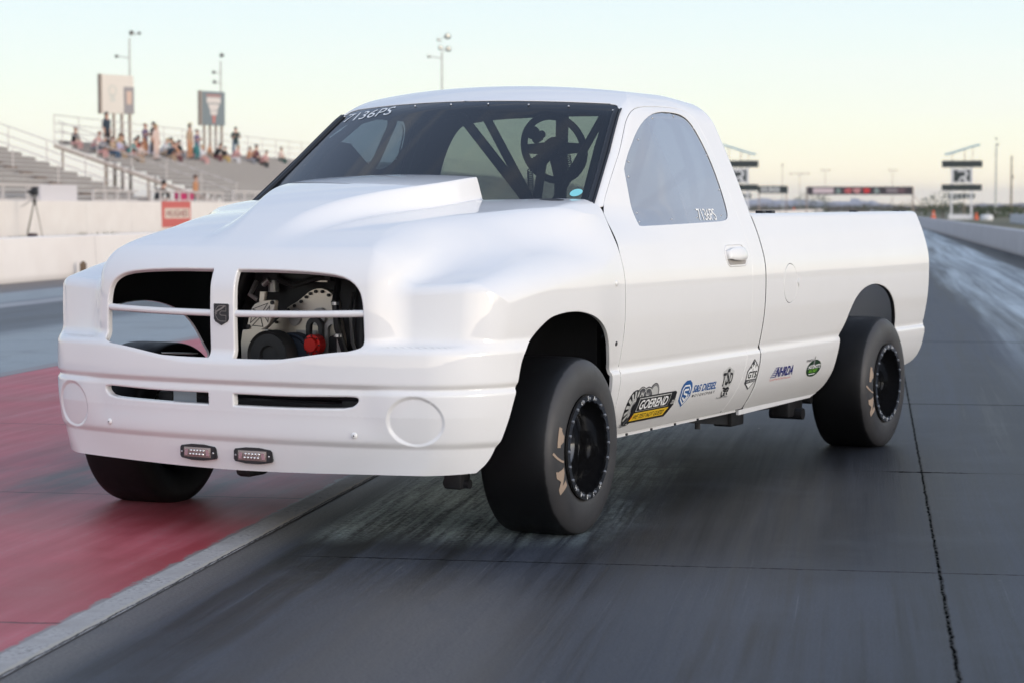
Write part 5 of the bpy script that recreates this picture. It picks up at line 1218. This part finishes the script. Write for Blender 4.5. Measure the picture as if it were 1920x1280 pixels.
def pole(x,y,h,label,heads,r=.11,mat=POLE,cross=0,group=None):
    heads=[(a_,b_,s_*.44,l_) for a_,b_,s_,l_ in heads]; p=empty('light_pole',(x,y,0)); tag(p,label,'light pole',group=group); MB().cyl((0,0,0),(0,0,h),r,r*.6,8).build('pole',mat,p)
    if cross: MB().box((-cross/2,-.05,h-.1),(cross/2,.05,h+.05)).build('cross_arm',mat,p,smooth=False)
    for (dx,dz,s,lit) in heads:
        z=h+dz; ln=MB().lathe([(s*.35,.35*s),(s*.8,.2*s),(s,-.25*s),(s*.9,-.3*s)],Matrix.Translation((dx,0,z))@Euler((R(75),0,R(20))).to_matrix().to_4x4(),12).build('lamp_housing',PDK,p)
        MB().lathe([(s*.9,-.28*s),(0,-.30*s)],Matrix.Translation((dx,0,z))@Euler((R(75),0,R(20))).to_matrix().to_4x4(),12).build('lamp_face',LAMP if lit else LENS2,ln)
        if abs(dx)>.15: MB().tube([(0,0,z-.15),(dx,0,z)],.04,6).build('lamp_arm',mat,p)
    return p
pole(-51.6,145.1,13.6,'floodlight pole behind the cream billboard, its lamps unlit',[(.15,.4,.42,False),(.75,.35,.3,False),(-1.0,-1.3,.33,False)])
pole(-51.6,167.7,13.4,'floodlight pole behind the grey billboard, its lamps unlit',[(.1,.5,.45,False),(-.6,-.9,.36,False),(-.55,-1.7,.38,False)])
pole(-30,153.4,12.9,'floodlight pole with glowing white lamps above the truck roof',[(-.1,.35,.42,True),(-.25,.95,.3,True),(-1.0,-.3,.3,True),(.45,1.2,.55,True),(.5,.25,.5,True)],cross=.0)
pole(23.6,391.6,12.6,'tall floodlight pole right of the sign tower, three dark lamps',[(0,.9,.5,False),(.25,-.1,.5,False),(-.1,-2.0,.4,False)],r=.22)
pole(22.6,330.2,9.06,'plain wooden utility pole at the far right',[(.3,-3.2,.35,False)],r=.17,mat=G('brown_wood_pole',(.24,.19,.13),.8))
pole(-24.8,647,13.6,'distant thin light pole left of the gantry',[(0,.3,.7,False)],r=.16)
pole(-23.5,759,12.8,'distant light pole with a long lamp bar left of the gantry',[(-3,.2,.6,False),(-1,.2,.6,False),(1,.2,.6,False),(3,.2,.6,False)],r=.18,cross=8)
pole(-14.1,735,13.6,'distant light pole rising behind the gantry, left one',[(-1.2,.2,.6,False),(1.2,.2,.6,False)],r=.18,cross=3.5)
pole(8.2,739,13.6,'distant light pole rising behind the gantry, right one',[(-1.2,.2,.6,False),(1.2,.2,.6,False)],r=.18,cross=3.5)
# ---------------- sign towers, scoreboard, gantry ----------------
BK_=G('sign_black_green',(.022,.032,.03),.5); WH=G('white_frame_paint',(.70,.69,.68),.6); TEAL=G('pale_blue_swoosh',(.30,.46,.52),.5)
def sign_tower(x,y,mir,label):
    t=empty('sign_tower',(x,y,0)); tag(t,label,'sign tower',group='sign towers on both sides of the track'); s=mir
    for nm,a,b_ in (('top_board',(-2.05,5.38,),(2.05,6.08)),('lower_board',(-2.05,2.98),(2.02,3.62))): MB().box((a[0],-.12,a[1]),(b_[0],.12,b_[1]),.02).build(nm,BK_,t,smooth=False)
    MB().box((-1.02,-.06,3.75),(1.0,.06,5.28),.01).build('logo_frame',WH,t,smooth=False); MB().box((-.85,-.08,3.88),(.83,-.061,5.12)).build('logo_board',BK_,t,smooth=False)
    me=bpy.data.meshes.new('logo_letter'); P=[(-.42,3.90),(-.10,4.45),(.16,4.45),(.30,4.55),(.36,4.72),(.30,4.86),(.16,4.92),(-.52,4.92),(-.40,5.08),(.28,5.08),(.52,4.96),(.60,4.72),(.52,4.46),(.34,4.33),(.66,3.90),(.30,3.90),(.06,4.28),(-.02,4.28),(-.22,3.90)]; me.from_pydata([(u,-.088,v) for u,v in P],[],[tuple(range(len(P)))]); link('logo_letter',me,WH,t)
    nb=MB().box((-1.38,-.09,2.16),(1.32,.09,2.66),.01).build('number_board',G('board_green_grey',(.04,.055,.05),.6),t,smooth=False)
    M=Matrix(((1,0,0,-1.05),(0,0,-1,-.095),(0,1,0,2.24),(0,0,0,1))); flat_text('O I O',2.1,.32,M,WH,nb)
    for u in (-1.05,.98): MB().box((u-.10,-.1,0),(u+.10,.1,5.4 if u else 0)).build('post',WH if False else WH,t,smooth=False)
    MB().cyl((.25,0,0),(.25,0,7.0),.05,seg=6).build('centre_post',STEEL,t); MB().box((-1.35,-.12,.0),(1.18,.12,.52),.02).build('base_beam',WH,t,smooth=False)
    pts=[(s*(-1.8+3.6*k/24),0,6.72+.98*ss(0,1,k/24)+.05*math.sin(k/24*6.28)) for k in range(25)]; MB().tube(pts,.10,8).build('swoosh',TEAL,t)
    for u in (-1.0,.25,1.05): MB().cyl((u,0,6.05),(u,0,6.78+.98*float(ss(0,1,(s*u+1.8)/3.6))),.035,seg=6).build('swoosh_post',STEEL,t)
sign_tower(11.1,222.3,1,'sign tower with a white letter R, right of the lane'); sign_tower(-11.7,218.4,-1,'sign tower half hidden behind the truck cab, pale blue swoosh on top')
sb=empty('scoreboard',(-9.7,219,0)); tag(sb,'black scoreboard with round white digits beside the left sign tower','scoreboard'); MB().box((0,-.1,2.70),(3.05,.1,3.46),.01).build('board',BK_,sb,smooth=False)
flat_text('030',2.0,.52,Matrix(((1,0,0,.25),(0,0,-1,-.11),(0,1,0,2.82),(0,0,0,1))),G('digit_white',(.55,.55,.53),.6),sb,'digits',bold=.05)
for u in (.1,2.9): MB().cyl((u,0,0),(u,0,2.75),.06,seg=6).build('post',STEEL,sb)
gt=empty('finish_gantry',(0,326,0)); tag(gt,'black banner gantry spanning the lane far down the track','gantry'); MB().box((-7.83,-.2,3.15),(7.84,.2,4.36),.02).build('banner',G('banner_dark_plum',(.045,.035,.04),.6),gt,smooth=False)
for u in (-7.95,7.9): MB().cyl((u,0,0),(u,0,4.4),.10,seg=8).build('post',STEEL,gt)
MB().tube([(7.9,0,3.1),(11,0,.1)],.04,6).build('guy_wire',STEEL,gt)
for (u0,u1,v0,v1,cc_) in ((-7.0,-3.9,3.38,4.16,(.62,.50,.50)),(3.95,5.7,3.45,4.1,(.24,.20,.21))): MB().box((u0,-.23,v0),(u1,-.205,v1)).build('banner_panel',G('banner_panel_paint',cc_,.6),gt,smooth=False)
for u,w_,cc_ in ((-1.7,1.1,(.5,.10,.10)),(-.4,1.2,(.55,.25,.24)),(1.0,1.0,(.6,.03,.03)),(2.5,.8,(.25,.3,.28)),(-3.2,.7,(.2,.28,.25)),(6.2,1.2,(.14,.08,.09))):
    P=[(u+w_*.5*math.cos(a)*(1+.3*math.sin(3*a+u)),3.75+.42*math.sin(a)) for a in np.linspace(0,6.28,13)[:-1]]; me=bpy.data.meshes.new('banner_patch'); me.from_pydata([(a,-.235,b_) for a,b_ in P],[],[tuple(range(12))]); link('banner_patch',me,G('banner_patch_paint',cc_,.6),gt)
# cones, barrels, blocks
OR=G('traffic_orange',(.75,.12,.03),.5)
def cone(x,y,h,label):
    c_=empty('traffic_cone',(x,y,0)); tag(c_,label,'traffic cone',group='orange cones beside the track'); MB().lathe([(.22*h/.75,.03),(.05,h),(0,h)],Matrix.Identity(4),16).build('cone_body',OR,c_); MB().box((-.3*h/.75,-.3*h/.75,0),(.3*h/.75,.3*h/.75,.035),.01).build('base',OR,c_); MB().lathe([(.165*h/.75,.30*h),(.13*h/.75,.52*h)],Matrix.Translation((0,0,.004)),16).build('white_band',WH,c_)
cone(8.6,236,.95,'orange cone with white band, just behind the truck bed'); cone(12.6,222,.72,'orange cone at the right foot of the sign tower'); cone(-13.2,420,1.35,'distant orange cone seen over the truck bed')
tag(MB().lathe([(0,0),(.55,0),(.6,.1),(.6,.42),(.5,.55),(0,.56)],Matrix.Translation((12.8,205,0)),20).build('white_drum',WH,ang=40),'low white drum beside the right cone','drum')
tag(MB().box((13.0,150,0),(13.5,172,.72),.03).build('barrier_block',G('pale_blue_grey_block',(.50,.52,.56),.7),smooth=False),'pale grey barrier block at the far right edge','barrier')
tag(MB().box((16.2,170,0),(19.5,176,1.35),.05).build('service_truck',G('dusty_red',(.35,.08,.07),.6)),'low red vehicle partly visible at the far right edge','vehicle')
# grass verge right of the right barrier
gm=G('dry_verge_grass',(.17,.155,.06),.95); n=NB(gm); c=n.coord('Object'); n.set('Base Color',n.mix(n.mapr(n.noise(c,.25,6,.65),.38,.6),(.19,.14,.10),(.085,.105,.04)))
sheet('verge',lambda y: vx(y)+.33,60,-14,900,-.006,gm,30)
# ---------------- distant brush and mountains ----------------
lf=G('dusty_brush_leaf',(.10,.088,.05),.9); n=NB(lf); oi=n.n('ShaderNodeTexCoord'); n.set('Base Color',n.mix(n.mapr(n.noise(oi.outputs['Object'],.03,3),.4,.6),(.12,.085,.06),(.055,.07,.035)))
rng=random.Random(11); vs=[];fs=[]
def clump(cx,cy,w_,h,nn):
    for _ in range(nn):
        a=rng.random()*6.283; rr=rng.random()**.5; x=cx+math.cos(a)*rr*w_; y=cy+math.sin(a)*rr*w_*.6; z=h*(rng.random()**.8)*(1-.45*rr*rr); s=.12+.25*rng.random(); i=len(vs)*1
        d1=Vector((rng.uniform(-1,1),rng.uniform(-1,1),rng.uniform(-1,1))).normalized()*s*w_*.25; d2=Vector((rng.uniform(-1,1),rng.uniform(-1,1),rng.uniform(-1,1))).normalized()*s*w_*.25
        vs.extend([(x-d1.x,y-d1.y,max(0,z-d1.z)),(x+d2.x,y+d2.y,max(0,z+d2.z)),(x+d1.x,y+d1.y,z+d1.z)]); fs.append((i,i+1,i+2))
for k in range(520):
    y=rng.uniform(560,980); x=rng.uniform(-.115*y-10,.10*y+10); clump(x,y,rng.uniform(2.5,6),rng.uniform(1.2,3.0),46)
me=bpy.data.meshes.new('distant_brush'); me.from_pydata(vs,[],fs); tag(link('distant_brush',me,lf),'brown and green desert brush along the horizon','brush',kind='stuff')
tm=G('green_brown_leaf',(.06,.08,.03),.9); tk=G('grey_bark',(.12,.09,.07),.9)
for (x,y,w_,h,lab) in ((-19,300,2.2,4.0,'bare brownish bush left of the scoreboard gap'),(10.4,262,3.0,3.3,'green bush behind the foot of the right sign tower'),(16.5,260,4.0,1.6,'low dark green shrub beside the white drum'),(-12.5,520,4.5,5.5,'rounded dark tree left of the gantry banner')):
    vs=[];fs=[]; clump(0,0,w_,h,420); t_=empty('bush',(x,y,0)); tag(t_,lab,'bush'); me=bpy.data.meshes.new('crown'); me.from_pydata(vs,[],fs); link('crown',me,tm,t_); MB().cyl((0,0,0),(0,0,h*.5),.12,.06,6).build('trunk',tk,t_)
def ridge(name,x0,x1,y,hs,mat):
    n_=len(hs); V=[];F=[]
    xs=np.linspace(x0,x1,160); hh=np.interp(xs,np.linspace(x0,x1,n_),hs); rg=random.Random(5)
    prof_=[]
    for i,(x,h) in enumerate(zip(xs,hh)):
        h=h*(1+.10*math.sin(i*.9)+.06*math.sin(i*2.3+1)+.03*rg.uniform(-1,1)); V+=[(x,y-260-60*math.sin(i*.7),-5),(x,y-110+50*math.sin(i*1.1),h*.55*(1+.2*math.sin(i*1.7))),(x,y,h),(x,y+500,-5)]
    for i in range(159):
        for k in range(3): a=4*i+k; F.append((a,a+1,a+5,a+4))
    me=bpy.data.meshes.new(name); me.from_pydata(V,[],F); return tag(link(name,me,mat),kind='structure')
mm=G('mountain_rock',(.26,.25,.27),.9)
ridge('mountains',-4300,-2,9200,[6,8,6,5,6,4,2,0,18,36,20],mm); ridge('mountains',-90,1500,8800,[36,24,8,2,2,10,16,12,22,38,52,44,56,62,50,40,30,35,20],mm)
# ---------------- spectators ----------------
SK=[new_mat('skin_light',(.52,.30,.21),.6),new_mat('skin_tan',(.40,.21,.13),.6)]
HR={k:new_mat('hair_'+k,c_,.7) for k,c_ in dict(black=(.015,.012,.012),brown=(.09,.045,.025),auburn=(.20,.06,.03),blond=(.40,.28,.14)).items()}
_cl={}
def cloth(c_):
    if c_ not in _cl: _cl[c_]=new_mat('cloth_%d'%len(_cl),c_,.85)
    return _cl[c_]
def figure(pose):
    """one skinned body; returns mesh with slots 0 skin, 1 top, 2 trousers, 3 shoes"""
    sit=pose.startswith('sit')
    J={}
    if sit:
        hip=Vector((0,0,.0)); lean=.22 if pose=='sit_lean' else .06
        J['pel']=hip; J['waist']=hip+Vector((0,-.02-lean*.3,.16)); J['chest']=hip+Vector((0,-.03-lean,.38)); J['neck']=hip+Vector((0,-.04-lean*1.4,.54)); J['head']=hip+Vector((0,-.06-lean*1.7,.64)); J['crown']=hip+Vector((0,-.05-lean*1.8,.78))
        for s,n_ in ((-1,'r'),(1,'l')):
            J['hip'+n_]=hip+Vector((s*.10,-.02,-.01)); J['knee'+n_]=hip+Vector((s*.14,-.44,.02)); J['ank'+n_]=hip+Vector((s*.13,-.42,-.40)); J['toe'+n_]=hip+Vector((s*.14,-.60,-.44))
            J['sho'+n_]=J['neck']+Vector((s*.17,.01,-.08)); J['elb'+n_]=J['sho'+n_]+Vector((s*.05,-.10,-.26)); J['wri'+n_]=Vector((s*.09,-.36,.12)) if pose!='sit_phone' else J['neck']+Vector((s*.07,-.30,.02)); J['han'+n_]=J['wri'+n_]+Vector((-s*.02,-.08,.01))
    else:
        hip=Vector((0,0,.90)); J['pel']=hip; J['waist']=hip+Vector((0,0,.16)); J['chest']=hip+Vector((0,-.02,.38)); J['neck']=hip+Vector((0,-.02,.56)); J['head']=hip+Vector((0,-.04,.66)); J['crown']=hip+Vector((0,-.02,.80))
        for s,n_ in ((-1,'r'),(1,'l')):
            st=.09 if pose=='stand_wide' else .02
            J['hip'+n_]=hip+Vector((s*.10,0,-.04)); J['knee'+n_]=Vector((s*(.11+st),-.03,.47)); J['ank'+n_]=Vector((s*(.11+st*1.5),.02,.08)); J['toe'+n_]=Vector((s*(.13+st*1.5),-.16,.03))
            J['sho'+n_]=J['neck']+Vector((s*.19,0,-.08)); J['elb'+n_]=J['sho'+n_]+Vector((s*.06,.02,-.29))
            J['wri'+n_]=J['elb'+n_]+(Vector((s*.0,-.05,-.25)) if pose!='stand_phone' else Vector((-s*.12,-.24,.10))); J['han'+n_]=J['wri'+n_]+(Vector((0,-.03,-.10)) if pose!='stand_phone' else Vector((-s*.03,-.08,.03)))
    rad=dict(pel=.165,waist=.15,chest=.175,neck=.06,head=.095,crown=.075,hip=.105,knee=.078,ank=.052,toe=.042,sho=.082,elb=.058,wri=.040,han=.042)
    keys=list(J); idx={k:i for i,k in enumerate(keys)}
    E=[('pel','waist',1),('waist','chest',1),('chest','neck',1),('neck','head',0),('head','crown',0)]
    for n_ in 'rl': E+=[('pel','hip'+n_,2),('hip'+n_,'knee'+n_,2),('knee'+n_,'ank'+n_,2),('ank'+n_,'toe'+n_,3),('chest','sho'+n_,1),('sho'+n_,'elb'+n_,1),('elb'+n_,'wri'+n_,0),('wri'+n_,'han'+n_,0)]
    me=bpy.data.meshes.new('body'); me.from_pydata([tuple(J[k]) for k in keys],[(idx[a],idx[b]) for a,b,_ in E],[])
    o=bpy.data.objects.new('body',me); col.objects.link(o); mo=o.modifiers.new('s','SKIN'); mo.use_smooth_shade=True
    sv=me.skin_vertices[0].data
    for k in keys:
        r_=rad[k] if k in rad else rad[k[:-1]]; sv[idx[k]].radius=(r_,r_*(.8 if k in('chest','pel','waist') else 1)); sv[idx[k]].use_root=(k=='pel')
    o.modifiers.new('d','SUBSURF').levels=1; bpy.context.view_layer.update()
    ev=bpy.data.meshes.new_from_object(o.evaluated_get(bpy.context.evaluated_depsgraph_get())); bpy.data.objects.remove(o)
    for i in range(4): ev.materials.append(None)
    for p in ev.polygons:
        c=p.center; best=None
        for a,b,m_ in E:
            A,B=J[a],J[b]; d=B-A; t=max(0,min(1,(c-A).dot(d)/d.length_squared)); q=(c-(A+d*t)).length/(rad.get(b,rad.get(b[:-1],.1)))
            if best is None or q<best[0]: best=(q,m_)
        p.material_index=best[1]; p.use_smooth=True
    # nose, ears and hair cap around the head
    hd=(J['head']+J['crown'])/2
    h=MB(); h.sphere(hd+Vector((0,.025,.035)),.098,14,8,(.95,1.05,1.0)); bmesh.ops.delete(h.bm,geom=[v for v in h.bm.verts if v.co.z<hd.z-.01 and v.co.y<hd.y+.02],context='VERTS'); hm=bpy.data.meshes.new('hair'); h.bm.to_mesh(hm); h.bm.free()
    hm.materials.append(None)
    for p in hm.polygons: p.use_smooth=True
    f=MB(); f.sphere(hd+Vector((0,-.095,-.02)),.016,8,6,(.8,1,1.4)); f.sphere(hd+Vector((.088,0,-.01)),.018,6,5,(.5,1,1.5)); f.sphere(hd+Vector((-.088,0,-.01)),.018,6,5,(.5,1,1.5)); fm=bpy.data.meshes.new('face'); f.bm.to_mesh(fm); f.bm.free(); fm.materials.append(None)
    return ev,hm,fm
FIG={p:figure(p) for p in ('sit','sit_lean','sit_phone','stand','stand_wide','stand_phone')}
def person(x,y,z,pose,top,legs,hair,label,skin=0,scale=1.,rz=0.,hat=None):
    scale*=1.17
    ev,hm,fm=FIG[pose]; o=bpy.data.objects.new('person',ev); col.objects.link(o); o.location=(x,y,z); o.rotation_euler=(0,0,rz); o.scale=(scale,)*3
    tag(o,label,'person',group='people in the grandstand')
    for i,m_ in enumerate((SK[skin],cloth(top),cloth(legs),cloth((.05,.045,.045)))): o.material_slots[i].link='OBJECT'; o.material_slots[i].material=m_
    for nm,me,m_ in (('hair',hm,HR[hair]),('face_features',fm,SK[skin])):
        c_=bpy.data.objects.new(nm,me); col.objects.link(c_); c_.parent=o; c_.material_slots[0].link='OBJECT'; c_.material_slots[0].material=m_
    if hat: hd_=Vector((0,-.05,1.66+.10)) ; MB().lathe([(.16,-.0),(.10,.01),(.095,.09),(0,.10)],Matrix.Translation(hd_),14).build('hat',cloth(hat),o)
def row(r): return -34.2-.76*r-.12, 1.58+.258*r
def seat(r,y,pose,*a,**k): x,z=row(r); person(x,y,z+.09,pose,*a,rz=R(78)+k.pop('turn',0),**k)
def standr(r,y,pose,*a,**k): x,z=row(r); person(x+.30,y,z-.02,pose,*a,rz=R(78)+k.pop('turn',0),**k)
BLK=(.015,.016,.018);NVY=(.03,.045,.065);WHT=(.62,.60,.60);PNK=(.60,.33,.30);CRM=(.66,.50,.42);ORG=(.50,.24,.12);JEAN=(.05,.10,.17);TEA=(.05,.20,.20);PUR=(.17,.13,.20);MAR=(.14,.04,.045);YEL=(.52,.36,.12);GRY=(.25,.25,.27);RED=(.45,.07,.05);LAV=(.45,.42,.55);TAN=(.42,.30,.20)
seat(13,112.9+1.0,'sit',BLK,PNK,'auburn','person in black top sitting alone at the left end of the top row',scale=.95)
seat(12,115.0,'sit_lean',PNK,GRY,'auburn','person in pink top leaning forward, second from the left')
standr(12,116.6,'stand',NVY,BLK,'black','tall person in dark navy shirt standing at the crowd left',scale=1.12)
seat(12,117.4,'sit',ORG,TAN,'brown','person in rust top sitting right of the tall navy shirt',skin=1,scale=1.1)
seat(12,118.6,'sit_lean',YEL,BLK,'brown','person in mustard top below the cream billboard legs')
seat(11,117.2,'sit',LAV,TAN,'blond','person in lavender top one row lower at the left')
seat(11,119.0,'sit_lean',(.10,.30,.26),PNK,'black','black-haired person in teal leaning forward',turn=.6)
seat(11,120.2,'sit',RED,TEA,'brown','person in red top sitting below the billboard legs')
standr(11,121.4,'stand_phone',PUR,ORG,'auburn','standing person in purple top with rust trousers')
standr(10,121.2,'stand',CRM,CRM,'blond','person in an all cream outfit standing at the crowd centre',scale=1.1)
standr(11,123.0,'stand_wide',BLK,BLK,'black','person all in black standing beside the cream outfit',scale=1.08)
seat(12,125.4,'sit',WHT,LAV,'blond','person in white shirt with lavender trousers sitting mid crowd')
seat(12,127.6,'sit_lean',WHT,TAN,'blond','fair-haired person in white leaning forward mid crowd')
seat(12,129.2,'sit',TEA,BLK,'black','person in dark teal shirt and black trousers sitting',scale=1.1)
seat(11,129.0,'sit_lean',WHT,MAR,'blond','person with a broad white back bent forward',scale=1.25,turn=3.0)
standr(11,130.3,'stand',TAN,ORG,'black','tall person in tan top and rust trousers with pale hat',hat=(.5,.4,.25),scale=1.12)
standr(11,131.9,'stand_phone',PUR,TEA,'brown','person in plum top and teal trousers standing near the grey billboard')
seat(11,133.6,'sit',WHT,PNK,'blond','person with bare pink legs sitting left of the grey billboard')
seat(12,139.2,'sit_lean',BLK,MAR,'black','person in black leaning forward under the grey billboard')
seat(13,140.3,'sit',ORG,TAN,'auburn','child in orange sitting high under the grey billboard',scale=.75)
seat(12,141.4,'sit',BLK,YEL,'black','small person in black sitting right of the billboard legs',scale=.85)
seat(12,143.6,'sit_lean',PNK,WHT,'blond','person in pale pink sitting next to the hooded stander')
standr(13,146.0,'stand_phone',(.03,.05,.045),JEAN,'black','person in dark green hoodie and jeans standing side on',scale=1.08,turn=-.8)
seat(12,147.6,'sit_phone',ORG,GRY,'brown','person in orange sitting beside the dark plaid shirt')
seat(12,149.2,'sit',MAR,BLK,'black','person in dark maroon plaid sitting at the crowd right',scale=1.2)
seat(13,159.0,'sit',CRM,(.02,.07,.06),'brown','lone person in peach top sitting far right above the hood')
seat(11,113.9,'sit_lean',GRY,PNK,'brown','person in grey top with pink trousers, two rows below the lone left sitter')
seat(11,116.0,'sit',TAN,JEAN,'brown','person in tan top and jeans just left of the navy stander')
seat(10,118.2,'sit_lean',CRM,TAN,'auburn','person in cream top on the lowest occupied row at the left')
seat(12,119.9,'sit',BLK,JEAN,'black','person in black top and jeans right of the mustard top')
seat(12,121.9,'sit_lean',MAR,BLK,'black','person in dark red top leaning behind the cream outfit')
seat(11,126.6,'sit_lean',NVY,TAN,'brown','person in navy top with tan trousers leaning mid crowd')
seat(11,127.9,'sit',ORG,MAR,'auburn','person in orange top with dark red trousers mid crowd')
seat(12,130.9,'sit',BLK,GRY,'black','person in black with grey trousers between the tan and plum standers')
seat(12,133.9,'sit_lean',TEA,PNK,'brown','person in teal top with pink trousers near the grey billboard')
seat(11,148.3,'sit_lean',PNK,BLK,'brown','person in pink top one row below the maroon plaid')
person(-33.3,96.4,1.50,'sit_lean',BLK,BLK,'black','person in black bent forward behind the wall railing',rz=R(150),scale=1.15)
person(-33.3,102.9,.93,'stand',ORG,TEA,'brown','person in orange top at the walkway above the red sign',rz=R(90))
tag(MB().box((-33.2,99.0,1.56),(-32.9,101.4,2.12),.04).build('pink_cooler',new_mat('magenta_fabric',(.55,.03,.14),.7)),'magenta box behind the railing above the red sign','box')

# ---------------- the evening air ----------------
hz=bpy.data.materials.new('evening_haze'); hz.use_nodes=True; t=hz.node_tree; t.nodes.clear(); o_=t.nodes.new('ShaderNodeOutputMaterial'); pv=t.nodes.new('ShaderNodeVolumePrincipled'); pv.inputs['Color'].default_value=(.80,.84,.95,1); pv.inputs['Density'].default_value=.00009; pv.inputs['Anisotropy'].default_value=.1; t.links.new(pv.outputs[0],o_.inputs['Volume'])
tag(MB().box((-6200,-80,-8),(6200,12100,90)).build('haze',hz,smooth=False),kind='stuff')
